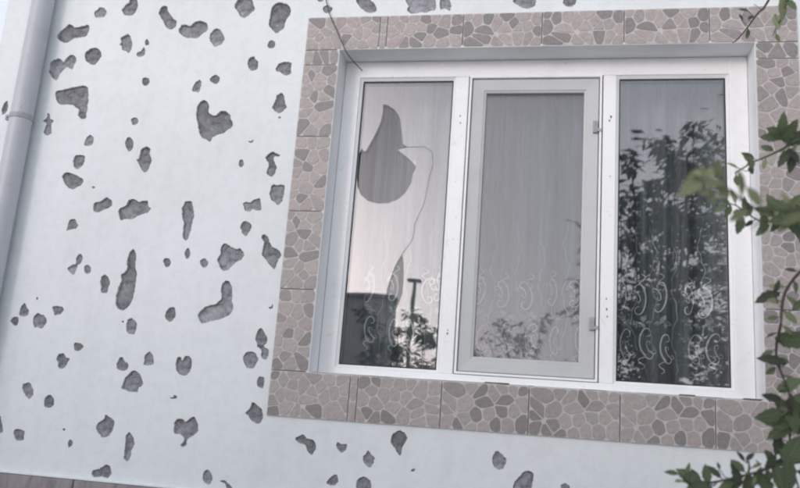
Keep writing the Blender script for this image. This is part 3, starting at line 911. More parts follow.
def clip(poly, nx, ny, d):
    out = []
    for i in range(len(poly)):
        a, b = poly[i], poly[(i + 1) % len(poly)]
        da, db = a[0] * nx + a[1] * ny - d, b[0] * nx + b[1] * ny - d
        if da <= 0: out.append(a)
        if da * db < 0:
            t = da / (da - db)
            out.append((a[0] + (b[0] - a[0]) * t, a[1] + (b[1] - a[1]) * t))
    return out

def flag_cells(L, w, seed):
    """irregular flagstones for one tile face, joints cut back, corners rounded"""
    rnd = random.Random(seed)
    pts = []
    tries = 0
    target = max(3, int(L * w / 0.0026))
    while len(pts) < target and tries < 4000:
        tries += 1
        q = (rnd.uniform(-L / 2 + .01, L / 2 - .01), rnd.uniform(-w / 2 + .008, w / 2 - .008))
        if all((q[0] - p[0]) ** 2 + ((q[1] - p[1]) * 1.1) ** 2 > (0.027 + 0.032 * rnd.random() ** 1.5) ** 2 for p in pts):
            pts.append(q)
    cells = []
    for i, p in enumerate(pts):
        poly = [(-L / 2 + .002, -w / 2 + .002), (L / 2 - .002, -w / 2 + .002), (L / 2 - .002, w / 2 - .002), (-L / 2 + .002, w / 2 - .002)]
        for j, q in enumerate(pts):
            if i == j: continue
            dx, dy = q[0] - p[0], q[1] - p[1]
            ln = math.hypot(dx, dy)
            nx, ny = dx / ln, dy / ln
            d = (nx * (p[0] + q[0]) + ny * (p[1] + q[1])) / 2 - rnd.uniform(0.0013, 0.0030)
            poly = clip(poly, nx, ny, d)
            if len(poly) < 3: break
        if len(poly) < 3 or abs(area2(poly)) < 0.00012: continue
        cut = rnd.uniform(0.12, 0.26)
        r = []
        n = len(poly)
        for k in range(n):
            a, b = Vector(poly[k]), Vector(poly[(k + 1) % n])
            r += [a.lerp(b, cut), a.lerp(b, 1 - cut)]
        q = [r[0]]
        for v in r[1:]:
            if (v - q[-1]).length > 0.0012: q.append(v)
        if len(q) > 3: cells.append(q)
    return cells

TILES = []           # (centre x, centre z, width in x, height in z, rotated)
xs = [(-0.1614, 0.1886), (0.1886, 0.2229)] + [(0.2229 + TL * k, 0.2229 + TL * (k + 1)) for k in range(4)] + [(1.6229, 1.9704)]
for a, b in xs:
    TILES.append(((a + b) / 2, OZ0 - WB / 2, b - a, WB, False))
    TILES.append(((a + b) / 2, OZ1 + WT / 2, b - a, WT, False))
zs = [OZ0 + TL * k for k in range(5)] + [OZ1]
for a, b in zip(zs[:-1], zs[1:]):
    TILES.append((-0.1614 + WS / 2, (a + b) / 2, WS, b - a, True))
    TILES.append((OX1 + (1.9704 - OX1) / 2, (a + b) / 2, 1.9704 - OX1, b - a, True))
TILES.sort(key=lambda t: (t[1] > 3.1, t[4], t[1], -t[0]))   # the ones that show largest come first
stone_cache = {}
tile_cache = {}
made = 0
rest_v, rest_f = [], []
trng = random.Random(5)
for (tx, tz, tw, th, rot) in TILES:
    w, h = round(tw - 0.0035, 4), round(th - 0.0035, 4)
    key = (w, h)
    if key not in tile_cache:
        me = bpy.data.meshes.new('tile')
        bm = bmesh.new()
        add_box(bm, (-w / 2, 0.0, -h / 2), (w / 2, 0.0125, h / 2), 0.001, 1)
        bm.to_mesh(me); bm.free()
        me.materials.append(M['tile'])
        tile_cache[key] = me
    dy = trng.uniform(-0.0005, 0.0005)
    tile = link('tile', tile_cache[key], None, sur, (tx, dy, tz))
    design = trng.randrange(3)
    L_, w_ = (h, w) if rot else (w, h)
    ck = (round(L_, 2), round(w_, 2), design, rot)
    if ck not in stone_cache:
        lst = []
        for cell in flag_cells(L_, w_, 17 + design * 7 + int(L_ * 100)):
            if rot:
                cell = [Vector((-c.y, c.x)) for c in cell]
            ctr = sum(cell, Vector((0, 0))) / len(cell)
            n = len(cell)
            v = [(c.x - ctr.x, 0.0006, c.y - ctr.y) for c in cell]
            v += [((c.x - ctr.x) * 0.95, -0.0016, (c.y - ctr.y) * 0.95) for c in cell]
            f = [tuple(range(n, 2 * n))] + [(i, (i + 1) % n, n + (i + 1) % n, n + i) for i in range(n)]
            me = bpy.data.meshes.new('stone')
            me.from_pydata(v, [], f)
            me.materials.append(M['stone'])
            lst.append((me, ctr, v, f))
        stone_cache[ck] = lst
    flip = 1
    for me, ctr, v, f in stone_cache[ck]:
        if made < 300:
            s = bpy.data.objects.new('stone', me)
            COL.objects.link(s)
            s.parent = tile
            s.location = (ctr.x, 0, ctr.y)
            made += 1
        else:
            b = len(rest_v)
            rest_v += [(p[0] + ctr.x + tx, p[1] + dy, p[2] + ctr.y + tz) for p in v]
            rest_f += [tuple(i + b for i in q) for q in f]
tag(mesh('stones', rest_v, rest_f, M['stone'], sur), kind='stuff')
bm = bmesh.new()
x0, x1, z0, z1 = -0.1614, 1.9704, OZ0 - WB, OZ1 + WT
add_box(bm, (x0 + .002, 0.005, z0 + .002), (OX0 - 0.0125, 0.0079, z1 - .002))
add_box(bm, (OX1 + 0.0125, 0.005, z0 + .002), (x1 - .002, 0.0079, z1 - .002))
add_box(bm, (OX0 - 0.0125, 0.005, z0 + .002), (OX1 + 0.0125, 0.0079, OZ0 - 0.0125))
add_box(bm, (OX0 - 0.0125, 0.005, OZ1 + 0.0125), (OX1 + 0.0125, 0.0079, z1 - .002))
from_bm('tile_joint', bm, M['joint'], sur)

# ------------------------------------------------------------------ window
win = thing('window', 'white three-part window with broken left pane and grey framed middle sash', 'window', (0.9, 0.16, OZ0))
GX = [(0.083, 0.537), (0.602, 1.194), (1.255, 1.724)]
GZ0, GZ1 = 1.728, 3.060
YF = 0.128                                                   # front of the frame
bm = bmesh.new()
add_box(bm, (OX0 + .001, YF, OZ0 + .001), (GX[0][0], YF + .07, OZ1 - .001), .004)
add_box(bm, (GX[2][1], YF, OZ0 + .001), (OX1 - .001, YF + .07, OZ1 - .001), .004)
add_box(bm, (GX[0][0] - .002, YF + .0008, OZ0 + .001), (GX[2][1] + .002, YF + .07, GZ0 - .012), .004)
add_box(bm, (GX[0][0] - .002, YF + .0008, GZ1 + .012), (GX[2][1] + .002, YF + .07, OZ1 - .001), .004)
from_bm('frame', bm, M['pvc'], win)
for a, b in ((GX[0][1], GX[1][0] - .004), (GX[1][1] + .004, GX[2][0])):
    bm = bmesh.new()
    add_box(bm, (a, YF + .0016, GZ0 - .0125), (b, YF + .07, GZ1 + .0125), .004)
    from_bm('mullion', bm, M['pvc'], win)

def ring(bm, x0, x1, z0, z1, w, ya, yb, bev=0.0, slope=0.0):
    """mitred frame ring; slope tips its face inwards like a glazing bead"""
    o = [(x0, z0), (x1, z0), (x1, z1), (x0, z1)]
    i = [(x0 + w, z0 + w), (x1 - w, z0 + w), (x1 - w, z1 - w), (x0 + w, z1 - w)]
    A = [bm.verts.new((p[0], ya, p[1])) for p in o]
    B = [bm.verts.new((p[0], ya + slope, p[1])) for p in i]
    C = [bm.verts.new((p[0], yb, p[1])) for p in o]
    D = [bm.verts.new((p[0], yb, p[1])) for p in i]
    for k in range(4):
        j = (k + 1) % 4
        for q in ((A[k], A[j], B[j], B[k]), (B[k], B[j], D[j], D[k]), (C[j], C[k], D[k], D[j]), (A[j], A[k], C[k], C[j])):
            bm.faces.new(q)
    if bev:
        es = [e for e in bm.edges if (e.verts[0] in A + B and e.verts[1] in A + B)]
        bmesh.ops.bevel(bm, geom=es, offset=bev, segments=2, profile=0.5, affect='EDGES')

for (a, b) in (GX[0], GX[2]):
    bm = bmesh.new()
    ring(bm, a + .0004, b - .0004, GZ0 - .0115, GZ1 + .0115, .0115, YF + .006, YF + .05, 0, .010)
    from_bm('glazing_bead', bm, M['pvc'], win)
    bm = bmesh.new()
    ring(bm, a + .0125, b - .0125, GZ0 + .0005, GZ1 - .0005, .0045, YF + .0165, YF + .0215)
    from_bm('gasket', bm, M['gasket'], win)

G = [M['glass'], M['glass_edge']]
GI = [M['inner_glass'], M['glass_edge']]
gx0, gx1, gz0, gz1 = GX[0][0] + .003, GX[0][1] - .003, GZ0 - .006, GZ1 + .006
# outer sheet of the broken unit: two pieces left round the torn hole
crack = [(0.326, 2.735), (0.408, 2.738), (0.444, 2.712), (0.452, 2.655), (0.438, 2.588), (0.434, 2.55), (0.423, 2.47), (0.396, 2.394), (0.386, 2.371),
         (0.387, 2.334), (0.380, 2.297), (0.339, 2.231), (0.312, 2.176), (0.294, 2.112), (0.284, 2.066), (0.283, 2.021), (0.29, 1.93), (0.287, 1.84), (0.30, gz0)]
lower_arc = [(0.28, 2.723), (0.315, 2.697), (0.35, 2.668), (0.375, 2.639), (0.363, 2.61), (0.357, 2.563), (0.333, 2.515), (0.302, 2.486), (0.257, 2.466),
             (0.211, 2.463), (0.163, 2.474), (0.128, 2.502), (0.108, 2.544), (0.101, 2.592), (gx0, 2.605)]
upper_arc = [(gx0, 2.665), (0.094, 2.68), (0.100, 2.70), (0.114, 2.728), (0.122, 2.712), (0.134, 2.715), (0.15, 2.749), (0.174, 2.803), (0.194, 2.863), (0.2, 2.908), (0.197, 2.945), (0.216, 2.945),
             (0.256, 2.918), (0.283, 2.878), (0.294, 2.818), (0.306, 2.75)]
def gap(p, d):
    return (p[0] + d, p[1] + (d if p[1] > 2.6 else 0))
pieceA = [gap(p, -.0006) for p in crack] + [(gx0, gz0)] + list(reversed(lower_arc))
crackB = [gap(p, .0010) for p in crack[:12]] + [(0.349, 2.19), (0.355, 2.11), (0.352, 2.05), (0.334, 1.99), (0.310, 1.955), (0.2925, 1.93), (0.2895, 1.84), (0.3025, gz0)]
pieceB = upper_arc + crackB + [(gx1, gz0), (gx1, gz1), (gx0, gz1)]
# waviness of a real crack: small steps between the measured points
YG = 0.150
bro = slab('broken_pane', pieceB, [], YG, YG + .004, G, win)
bro['label'] = 'cracked outer glass with a jagged teardrop hole'
sh = slab('glass_shard', pieceA, [], YG - .0012, YG + .0028, G, win)
sh['label'] = 'loose lower piece of glass below the crack'
slab('inner_pane', [(gx0, gz0), (gx1, gz0), (gx1, gz1), (gx0, gz1)], [], YG + .016, YG + .020, GI, win)
for pts in ([(gx0, 2.606), (0.098, 2.612), (0.093, 2.634), (gx0, 2.628)], [(gx0, 2.640), (0.094, 2.644), (0.0905, 2.658), (gx0, 2.662)], [(0.352, 2.676), (0.377, 2.646), (0.372, 2.660), (0.362, 2.672)]):
    s_ = slab('glass_shard', pts, [], YG - .0045, YG - .0005, G, win)
a, b = GX[2]
slab('pane', [(a + .003, gz0), (b - .003, gz0), (b - .003, gz1), (a + .003, gz1)], [], YG, YG + .004, G, win)
slab('inner_pane', [(a + .003, gz0), (b - .003, gz0), (b - .003, gz1), (a + .003, gz1)], [], YG + .016, YG + .020, GI, win)
# middle light: grey insect screen in front of the glass
sx0, sx1, sz0, sz1 = 0.606, 1.190, 1.722, 3.070
bm = bmesh.new()
ring(bm, sx0 - .003, sx1 + .003, sz0 - .004, sz1 + .004, .010, YF - .004, YF + .03, .002)
from_bm('screen_rebate', bm, M['pvc'], win)
bm = bmesh.new()
ring(bm, sx0 + .010, sx1 - .010, sz0 + .009, sz1 - .009, .054, YF + .008, YF + .024, .003, .004)
ring(bm, sx0 + .064, sx1 - .064, sz0 + .063, sz1 - .063, .010, YF + .014, YF + .024, .001, .004)
scr = from_bm('insect_screen', bm, M['grey'], win)
scr['label'] = 'grey framed insect screen over the middle light'
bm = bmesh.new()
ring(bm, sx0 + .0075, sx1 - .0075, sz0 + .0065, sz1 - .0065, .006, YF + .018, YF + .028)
from_bm('painted_gap_shade', bm, M['gasket'], scr)  # solid black ring stands in for the shade in the gap round the screen
ny = YF + .021
mesh('net', [(sx0 + .07, ny, sz0 + .07), (sx1 - .07, ny, sz0 + .07), (sx1 - .07, ny, sz1 - .07), (sx0 + .07, ny, sz1 - .07)], [(0, 1, 2, 3)], M['net'], scr)
for z in (2.80, 1.93):
    bm = bmesh.new()
    add_box(bm, (sx1 - .034, YF - .003, z), (sx1 - .012, YF + .010, z + .055), .002)
    add_box(bm, (sx1 - .020, YF - .008, z + .004), (sx1 + .004, YF - .0032, z + .018), .001, 1)
    from_bm('hinge_clip', bm, M['steel'], scr)
slab('pane', [(sx0 + .02, sz0 + .02), (sx1 - .02, sz0 + .02), (sx1 - .02, sz1 - .02), (sx0 + .02, sz1 - .02)], [], YG + .012, YG + .016, G, win)
slab('inner_pane', [(sx0 + .02, sz0 + .02), (sx1 - .02, sz0 + .02), (sx1 - .02, sz1 - .02), (sx0 + .02, sz1 - .02)], [], YG + .028, YG + .032, GI, win)
# screw holes and chips in the white bars
crng = random.Random(3)
for (x, z, s) in [(0.566, 2.88, .005), (0.569, 2.845, .004), (0.566, 1.885, .005), (0.567, 1.90, .003), (1.232, 2.875, .006), (1.226, 2.858, .005), (1.224, 2.065, .004),
                  (1.226, 2.02, .005), (1.228, 1.99, .004), (0.575, 2.40, .002), (1.232, 2.60, .003)]:
    bm = bmesh.new()
    n = 7
    ring_ = [bm.verts.new((x + s * .6 * math.cos(k * 6.283 / n) * crng.uniform(.5, 1.2), YF - .0008, z + s * math.sin(k * 6.283 / n) * crng.uniform(.6, 1.4))) for k in range(n)]
    back = [bm.verts.new((v.co.x, YF + .003, v.co.z)) for v in ring_]
    bm.faces.new(ring_)
    for k in range(n):
        bm.faces.new((ring_[k], back[k], back[(k + 1) % n], ring_[(k + 1) % n]))
    from_bm('screw_hole', bm, M['dark'], win)
# thin dark strip with broken bits along the joint under the frame
bm = bmesh.new()
x = OX0 + .01
while x < OX1 - .02:
    w = crng.uniform(.02, .12)
    add_box(bm, (x, .004 + crng.uniform(0, .006), OZ0 + .0003), (min(x + w, OX1 - .01), .05, OZ0 + crng.choice((.0014, .0018, .0022, .006))), .0005, 1)
    x += w + .0002
from_bm('joint_filler', bm, M['joint'], win)

# ------------------------------------------------------------------ curtains
def fold(x, z):
    return 0.335 + 0.016 * math.sin(x * 62 + 1.2 * math.sin(x * 9)) + 0.010 * math.sin(x * 23 + z * 0.8) + 0.004 * math.sin(z * 3 + x * 11)
cur = thing('sheer_curtain', 'sheer grey net curtain with embroidered scrolls hanging behind the window panes', 'curtain', (0.85, 0.335, 1.0))
NX, NZ = 260, 16
CX0, CX1, CZ0, CZ1 = 0.02, 1.712, 1.0, 3.2
cv = [(CX0 + (CX1 - CX0) * i / NX, fold(CX0 + (CX1 - CX0) * i / NX, CZ0 + (CZ1 - CZ0) * j / NZ), CZ0 + (CZ1 - CZ0) * j / NZ) for j in range(NZ + 1) for i in range(NX + 1)]
cf = [(j * (NX + 1) + i, j * (NX + 1) + i + 1, (j + 1) * (NX + 1) + i + 1, (j + 1) * (NX + 1) + i) for j in range(NZ) for i in range(NX)]
mesh('cloth', cv, cf, M['sheer'], cur, smooth=True)
bm = bmesh.new()
add_tube(bm, [(-0.3, 0.335, 3.215), (2.1, 0.335, 3.215)], 0.012, 10)
from_bm('rod', bm, M['steel'], cur)

def c_scroll():
    """C-shaped scroll with curled ends, 1 high, bulging to +x"""
    half = []
    x = y = 0.0
    th = math.pi / 2
    N = 60
    for i in range(N):
        s = i / N * 1.22
        half.append((x, y))
        k = 1.3 if s < 0.5 else 4.2 + 7.0 * (s - 0.5)
        th += k * 1.22 / N
        x += math.cos(th) * 1.22 / N
        y += math.sin(th) * 1.22 / N
    full = [(p[0], -p[1]) for p in reversed(half[1:])] + half
    z0 = min(p[1] for p in full); z1 = max(p[1] for p in full)
    return [(p[0] / (z1 - z0), (p[1]) / (z1 - z0)) for p in full]
SCROLL = c_scroll()
def ribbon(name, line, w, cx, cz, sx, sz, mat, tilt=0.0):
    v, f = [], []
    n = len(line)
    ca, sa = math.cos(tilt), math.sin(tilt)
    P = [(cx + (p[0] * sx) * ca - (p[1] * sz) * sa, cz + (p[0] * sx) * sa + (p[1] * sz) * ca) for p in line]
    for i, p in enumerate(P):
        a, b = P[max(i - 1, 0)], P[min(i + 1, n - 1)]
        t = Vector((b[0] - a[0], b[1] - a[1])).normalized()
        ww = w * (0.55 + 0.45 * math.sin(math.pi * i / (n - 1)))
        for s in (-1, 1):
            q = (p[0] - t.y * ww * s, p[1] + t.x * ww * s)
            y = fold(q[0], q[1]) - 0.004
            v += [(q[0], y, q[1]), (q[0], y + 0.002, q[1])]
    for i in range(n - 1):
        k = i * 4
        f += [(k, k + 4, k + 6, k + 2), (k + 1, k + 3, k + 7, k + 5), (k, k + 1, k + 5, k + 4), (k + 2, k + 6, k + 7, k + 3)]
    return mesh(name, v, f, mat, cur)
srng = random.Random(8)
cols = [0.17, 0.283, 0.40, 0.50, 0.60, 0.689, 0.796, 0.902, 1.01, 1.12, 1.23, 1.31, 1.393, 1.477, 1.592, 1.668]
for ci, x in enumerate(cols):
    for ri, z in enumerate((1.896, 2.106)):
        d = 1 if (ri % 2 == 0) == (ci in (8, 12) or ci % 5 == 4) else -1
        flip = -1 if ri % 2 == 0 else 1
        if ci in (1, 10, 11): flip = 1 if ri % 2 else -1
        sx = 0.118 * srng.uniform(.6, 1.05) * flip
        if ci == 2: sx *= -1
        zz = z + srng.uniform(-.012, .012)
        sz = 0.125 * srng.uniform(.92, 1.10)
        cxx = min(x + 0.012 * (1 if flip > 0 else -1), CX1 - .03)
        ti = srng.uniform(-.12, .12)
        ribbon('embroidered_scroll', SCROLL, 0.0030, cxx, zz, sx, sz, M['thread'], ti)
        ribbon('embroidered_scroll', SCROLL, 0.0021, cxx - sx * .30, zz + sz * .16 * (1 if ri else -1), sx * .46, sz * .46, M['thread'], ti + .5)
        tend = [(0.25 * math.sin(k * .5), -0.5 + k / 20 * 1.0 + .9 * (1 if ri else -1)) for k in range(21)]
        ribbon('embroidered_tendril', tend, 0.0019, cxx - sx * .15, zz, abs(sx) * .5, sz * .6, M['thread'], -ti)
    # wavy vine lines running up beside the scrolls
    wx = x + 0.046 + srng.uniform(-.006, .006)
    if wx < CX1 - .03:
        vine_line = [(0.012 * math.sin(k * .55 + ci) + 0.004 * math.sin(k * 1.7), -0.02 + k * 0.02) for k in range(34)]
        ribbon('embroidered_vine', vine_line, 0.0022, wx, 1.80, 1, 1, M['leafthread'])
    # leaf sprays between the rows
    for z in (2.0,):
        v, f = [], []
        for k in range(5):
            a = math.radians(-60 + 60 * k) + srng.uniform(-.2, .2)
            ln = srng.uniform(.026, .04)
            c = (x + srng.uniform(-.01, .01), z)
            dx, dz = math.cos(a) * ln, math.sin(a) * ln
            pts = [c, (c[0] + dx * .5 - dz * .28, c[1] + dz * .5 + dx * .28), (c[0] + dx, c[1] + dz), (c[0] + dx * .5 + dz * .28, c[1] + dz * .5 - dx * .28)]
            b = len(v)
            v += [(p[0], fold(*p) - 0.003 - 0.0004 * k, p[1]) for p in pts]
            v += [(p[0], fold(*p) - 0.001 - 0.0004 * k, p[1]) for p in pts]
            f += [(b, b + 3, b + 2, b + 1), (b + 4, b + 5, b + 6, b + 7)] + [(b + i, b + (i + 1) % 4, b + 4 + (i + 1) % 4, b + 4 + i) for i in range(4)]
        mesh('embroidered_leaf', v, f, M['leafthread'], cur)

drp = thing('plain_drape', 'narrow plain grey drape at the right edge of the right pane', 'curtain', (1.78, 0.40, 0.9))
dv, df = [], []
for j in range(9):
    for i in range(25):
        x = 1.70 + 0.30 * i / 24
        for k in (0, 1):
            dv.append((x, 0.405 + 0.006 * math.sin(i * 1.1) + 0.003 * k, 0.95 + 2.25 * j / 8))
for j in range(8):
    for i in range(24):
        for k in (0, 1):
            a = (j * 25 + i) * 2 + k
            q = (a, a + 2, a + 52, a + 50)
            df.append(q if k == 0 else q[::-1])
mesh('cloth', dv, df, M['drape'], drp, smooth=True)
bm = bmesh.new()
add_tube(bm, [(1.66, 0.405, 3.205), (2.05, 0.405, 3.205)], 0.010, 10)
from_bm('rod', bm, M['steel'], drp)

# ------------------------------------------------------------------ downpipe
PX, PY, PR = -1.538, -0.050, 0.052
dp = thing('downpipe', 'pale round rain downpipe running down the corner of the wall', 'downpipe', (PX, PY, 0.12))
bm = bmesh.new()
add_tube(bm, [(PX, PY, z) for z in (0.12, 1.4, 2.05, 3.0, 4.4, 6.1)], PR, 40)
from_bm('pipe', bm, M['pipe'], dp, smooth=True)
for z in (1.75, 3.95):
    bm = bmesh.new()
    add_tube(bm, [(PX, PY, z), (PX, PY, z + .006), (PX, PY, z + .075), (PX, PY, z + .082)], [PR + .0005, PR + .004, PR + .004, PR + .0005], 40)
    from_bm('socket_joint', bm, M['pipe'], dp, smooth=True)
for z in (0.9, 2.785, 4.9):
    bm = bmesh.new()
    add_tube(bm, [(PX, PY, z), (PX, PY, z + .003), (PX, PY, z + .024), (PX, PY, z + .027)], [PR + .0004, PR + .003, PR + .003, PR + .0004], 40)
    add_box(bm, (PX - PR - .030, PY - .010, z + .001), (PX - PR + .004, PY + .012, z + .028), .003)
    add_tube(bm, [(PX - PR - .018, PY - .016, z + .014), (PX - PR - .018, PY + .018, z + .014)], .005, 8)
    add_tube(bm, [(PX - PR - .010, PY, z + .012), (PX - PR - .010, FY + .002, z + .012)], .006, 8)
    from_bm('bracket', bm, M['clamp'], dp)

# ------------------------------------------------------------------ loose cable by the window corner
bm = bmesh.new()
add_tube(bm, spline([(-0.15, -0.004, 3.64), (-0.125, -0.005, 3.55), (-0.104, -0.006, 3.485), (-0.061, -0.006, 3.343), (-0.011, -0.014, 3.241), (0.043, -0.020, 3.135), (0.068, 0.045, 3.112), (0.088, 0.126, 3.108)], 6), 0.0022, 6)
tag(from_bm('cable', bm, M['wire'], smooth=True), 'thin dark cable hanging over the upper left corner of the window border', 'cable')

# ------------------------------------------------------------------ leafy plants
def leaf_mesh(name, mat, width=0.5, curl=0.15, fold_=0.18):
    """leaf 1 long along +x from its base, in the xz plane, face to -y"""
    N = 9
    v, f = [], []
    for i in range(N + 1):
        t = i / N
        w = width * 0.5 * (math.sin(math.pi * t ** 0.8) ** 0.85 if 0 < t < 1 else 0.0)
        w *= 1.0 + (0.10 if i % 2 else -0.10)
        y = curl * (t - 0.4) ** 2
        for s in (-1, 0, 1):
            v.append((t, y - fold_ * abs(s) * w + (0.012 * math.sin(t * 17) if s else 0), s * w))
    for i in range(N):
        for s in (0, 1):
            a = i * 3 + s
            f.append((a, a + 1, a + 4, a + 3))
    me = bpy.data.meshes.new(name)
    me.from_pydata(v, [], f)
    me.polygons.foreach_set('use_smooth', [True] * len(me.polygons))
    me.materials.append(mat)
    return me

vine = thing('climbing_shrub', 'green leafy shrub with twigs reaching into the right edge of the view', 'shrub', (1.76, -1.38, 0))
trunk = [(1.76, -1.38, -0.02), (1.74, -1.36, 0.6), (1.73, -1.34, 1.2), (1.69, -1.34, 1.52), (1.70, -1.32, 1.98), (1.72, -1.27, 2.3), (1.76, -1.2, 2.72), (1.74, -1.0, 3.02), (1.73, -0.9, 3.08)]
bm = bmesh.new()
tp = spline(trunk, 5)
add_tube(bm, tp, [0.016 - 0.010 * i / (len(tp) - 1) for i in range(len(tp))], 8)
from_bm('main_stem', bm, M['bark'], vine, smooth=True)
lrng = random.Random(21)
bl = []
for bi, br in enumerate(BRANCHES):
    pts = spline(br, 6)
    pts = [p + Vector((0, 0.03 * math.sin(i * 0.35 + bi), 0)) for i, p in enumerate(pts)]
    if bi == 4:
        pts = [Vector(p) + Vector((0, 0.03 * math.sin(24 * 0.35 + 3), 0)) for p in spline(br, 6)]
    bl.append(pts)
LM = [leaf_mesh('leaf', M['vleaf0'], .48), leaf_mesh('leaf', M['vleaf1'], .42), leaf_mesh('leaf', M['vleaf2'], .42)]
petioles = {i: [] for i in range(len(bl))}
for (bi, x, y, z, ln, ang, kind) in LEAVES:
    a = math.radians(ang) + lrng.uniform(-.15, .15)
    X = Vector((math.cos(a), lrng.uniform(-.35, .35), math.sin(a))).normalized()
    nrm = Vector((lrng.uniform(-.5, .5) + .1, -1, lrng.uniform(-.5, .5))).normalized()
    Y = -(nrm - X * nrm.dot(X)).normalized()
    Zv = X.cross(Y)
    ln *= 0.98
    base = Vector((x, y, z)) - X * ln * 0.5
    near = min(bl[bi], key=lambda p: (p - base).length)
    shift = Vector((0, (near.y - base.y) * 0.7, 0))
    base = base + shift
    o = bpy.data.objects.new('leaf', LM[kind])
    COL.objects.link(o)
    o.parent = vine
    mt = Matrix(((X.x * ln, Y.x * ln, Zv.x * ln, base.x), (X.y * ln, Y.y * ln, Zv.y * ln, base.y), (X.z * ln, Y.z * ln, Zv.z * ln, base.z), (0, 0, 0, 1)))
    o.matrix_local = Matrix.Translation(-Vector(vine.location)) @ mt
    mid = near.lerp(base, 0.5) + Vector((0, 0, -0.006))
    petioles[bi].append([near, mid, base, base + X * ln * .1])
for bi, pts in enumerate(bl):
    for i in range(4, len(pts), 2 if bi not in (4, 5, 6) else 9):
        side = 1 if (i // 2) % 2 else -1
        t = (pts[min(i + 1, len(pts) - 1)] - pts[i - 1]).normalized()
        X = (t * .7 + Vector((-t.z, lrng.uniform(-.4, .4), t.x)) * side + Vector((0, 0, .15))).normalized()
        nrm = Vector((lrng.uniform(-.7, .7), -1, lrng.uniform(-.2, .9))).normalized()
        Y = -(nrm - X * nrm.dot(X)).normalized()
        Zv = X.cross(Y)
        ln = lrng.uniform(.022, .042)
        base = pts[i] + X * .008
        o = bpy.data.objects.new('leaf', LM[2 if bi in (6, 7) else lrng.choice((0, 0, 2, 1))])
        COL.objects.link(o)
        o.parent = vine
        o.matrix_local = Matrix.Translation(-Vector(vine.location)) @ Matrix(((X.x * ln, Y.x * ln, Zv.x * ln, base.x), (X.y * ln, Y.y * ln, Zv.y * ln, base.y), (X.z * ln, Y.z * ln, Zv.z * ln, base.z), (0, 0, 0, 1)))
        petioles[bi].append([pts[i], base, base + X * ln * .1])
for bi, pts in enumerate(bl):
    bm = bmesh.new()
    r0 = 0.0042 if bi in (0, 2, 3, 5) else 0.0032
    add_tube(bm, pts, [r0 * (1 - 0.6 * i / (len(pts) - 1)) for i in range(len(pts))], 6)
    for p in petioles[bi]:
        add_tube(bm, p, 0.0011, 4)
    from_bm('twig', bm, M['bark'] if bi in (2, 5) else M['twig'], vine, smooth=True)

# the thick leafy body of the climber round its main stem
cv, cf = [], []
for k in range(1100):
    c = tp[lrng.randrange(len(tp) // 3, len(tp))] + Vector((abs(lrng.gauss(0, .16)) + .06, lrng.gauss(0, .14), lrng.gauss(0, .10)))
    a = lrng.uniform(0, 6.283)
    X = Vector((math.cos(a), math.sin(a), lrng.uniform(-.7, .3))).normalized()
    Zs = Vector((lrng.uniform(-.5, .5), lrng.uniform(-.5, .5), 1)).normalized().cross(X).normalized()
    L_ = lrng.uniform(.04, .075)
    n_ = X.cross(Zs)
    b0 = len(cv)
    cv += [c, c + X * L_ * .45 + Zs * L_ * .22, c + X * L_ - n_ * L_ * .1, c + X * L_ * .45 - Zs * L_ * .22, c + X * L_ * .45 - n_ * L_ * .05]
    cf += [(b0, b0 + 1, b0 + 4), (b0 + 1, b0 + 2, b0 + 4), (b0 + 2, b0 + 3, b0 + 4), (b0 + 3, b0, b0 + 4)]
tag(mesh('foliage', cv, cf, M['leaf0'], vine), kind='stuff')

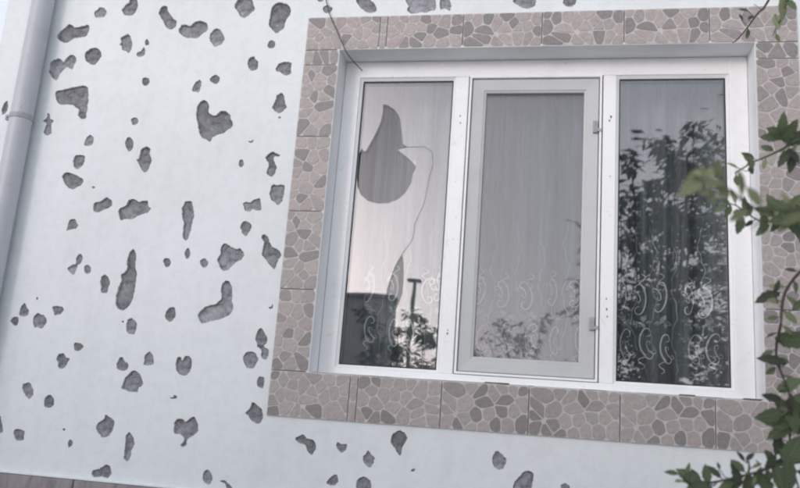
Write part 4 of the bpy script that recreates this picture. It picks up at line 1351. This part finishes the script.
def shrub(name, label, x, y, h, spread, stems, leaves, ln, seed, mat, group):
    rnd = random.Random(seed)
    root = thing(name, label, 'shrub', (x, y, 0), group)
    v, f = [], []
    for s in range(stems):
        a = rnd.uniform(0, 6.283)
        R = spread * math.sqrt(rnd.random())
        hh = h * rnd.uniform(.72, 1.0)
        p = [(x + rnd.uniform(-.08, .08), y + rnd.uniform(-.08, .08), -.02)]
        for k in range(1, 6):
            t = k / 5
            p.append((x + math.cos(a) * R * t ** 1.4 + rnd.uniform(-.05, .05), y + math.sin(a) * R * t ** 1.4 + rnd.uniform(-.05, .05), hh * t))
        pts = spline(p, 5)
        bm = bmesh.new()
        add_tube(bm, pts, [0.014 * (1 - .8 * i / (len(pts) - 1)) for i in range(len(pts))], 6)
        # side twigs
        tips = []
        for k in range(9):
            q = pts[rnd.randrange(6, len(pts))]
            b = rnd.uniform(0, 6.283)
            e = q + Vector((math.cos(b) * .2, math.sin(b) * .2, rnd.uniform(.03, .22)))
            m_ = q.lerp(e, .5) + Vector((0, 0, .02))
            add_tube(bm, [q, m_, e], [.004, .003, .0015], 4)
            tips += [q.lerp(e, u) for u in (.3, .5, .7, .85, 1)]
        from_bm('stem', bm, M['bark'], root, smooth=True)
        spots = tips + [p_ for p_ in pts[8:]] + [pts[-1]] * 3
        for k in range(leaves // stems):
            c = rnd.choice(spots) + Vector((rnd.gauss(0, .03), rnd.gauss(0, .03), rnd.gauss(0, .03)))
            b = rnd.uniform(0, 6.283)
            X = Vector((math.cos(b), math.sin(b), rnd.uniform(-.7, .25))).normalized()
            nrm = Vector((rnd.uniform(-.5, .5), rnd.uniform(-.5, .5), 1)).normalized()
            Zs = nrm.cross(X).normalized()
            L_ = ln * rnd.uniform(.6, 1.2)
            w = L_ * .19
            n_ = X.cross(Zs)
            bse = len(v)
            v += [c, c + X * L_ * .45 + Zs * w + n_ * .1 * w, c + X * L_ - n_ * L_ * .08, c + X * L_ * .45 - Zs * w + n_ * .1 * w, c + X * L_ * .45 - n_ * .25 * w]
            f += [(bse, bse + 1, bse + 4), (bse + 1, bse + 2, bse + 4), (bse + 2, bse + 3, bse + 4), (bse + 3, bse, bse + 4)]
    tag(mesh('foliage', v, f, mat, root), kind='stuff')
    return root
GRP = 'garden shrubs mirrored in the window'
shrub('garden_shrub', 'tall loose shrub mirrored at the left of the right pane', 1.76, -2.75, 3.95, 0.36, 13, 4800, .115, 31, M['leaf1'], GRP)
shrub('garden_shrub', 'tall dense shrub mirrored at the right of the right pane', 2.5, -2.7, 3.9, 0.45, 14, 5600, .115, 32, M['leaf1'], GRP)
shrub('garden_shrub', 'low dark bush mirrored at the foot of the middle pane', 0.75, -4.9, 2.6, 0.55, 12, 2600, .10, 33, M['leaf1'], GRP)
shrub('garden_shrub', 'slim dark bush mirrored at the right edge of the middle pane', 1.55, -4.8, 3.9, 0.35, 9, 1800, .11, 34, M['leaf1'], GRP)
shrub('garden_shrub', 'pale bush mirrored low at the right of the left pane', -0.56, -5.2, 2.62, 0.6, 16, 7000, .11, 35, M['leaf0'], GRP)
shrub('garden_shrub', 'broad dark bush mirrored behind the tall shrubs in the right pane', 2.35, -4.6, 3.0, 0.75, 16, 6500, .14, 36, M['leaf1'], GRP)

# ------------------------------------------------------------------ what stands across the yard (seen in the left pane)
yw = thing('yard_wall', 'tall mauve grey yard wall mirrored low in the left pane', 'wall', (-4.2, -7.1, 0))
bm = bmesh.new()
add_box(bm, (-7.2, -7.3, -0.05), (-1.14, -7.05, 3.14), .006, 1)
from_bm('masonry', bm, M['grimy'], yw)
bm = bmesh.new()
for k in range(10):
    add_box(bm, (-7.22 + k * .609, -7.34, 3.142), (-7.22 + k * .609 + .604, -7.01, 3.20), .008, 1)
from_bm('coping', bm, M['slabm'], yw)
pst = thing('garden_post', 'thin post with flat cap mirrored in the left pane', 'post', (-0.86, -7.0, 0))
bm = bmesh.new()
add_tube(bm, [(-0.86, -7.0, -.05), (-0.86, -7.0, 3.36)], .026, 12)
from_bm('pole', bm, M['bark'], pst)
bm = bmesh.new()
add_box(bm, (-0.955, -7.06, 3.362), (-0.765, -6.94, 3.40), .01, 1)
from_bm('cap', bm, M['bark'], pst)
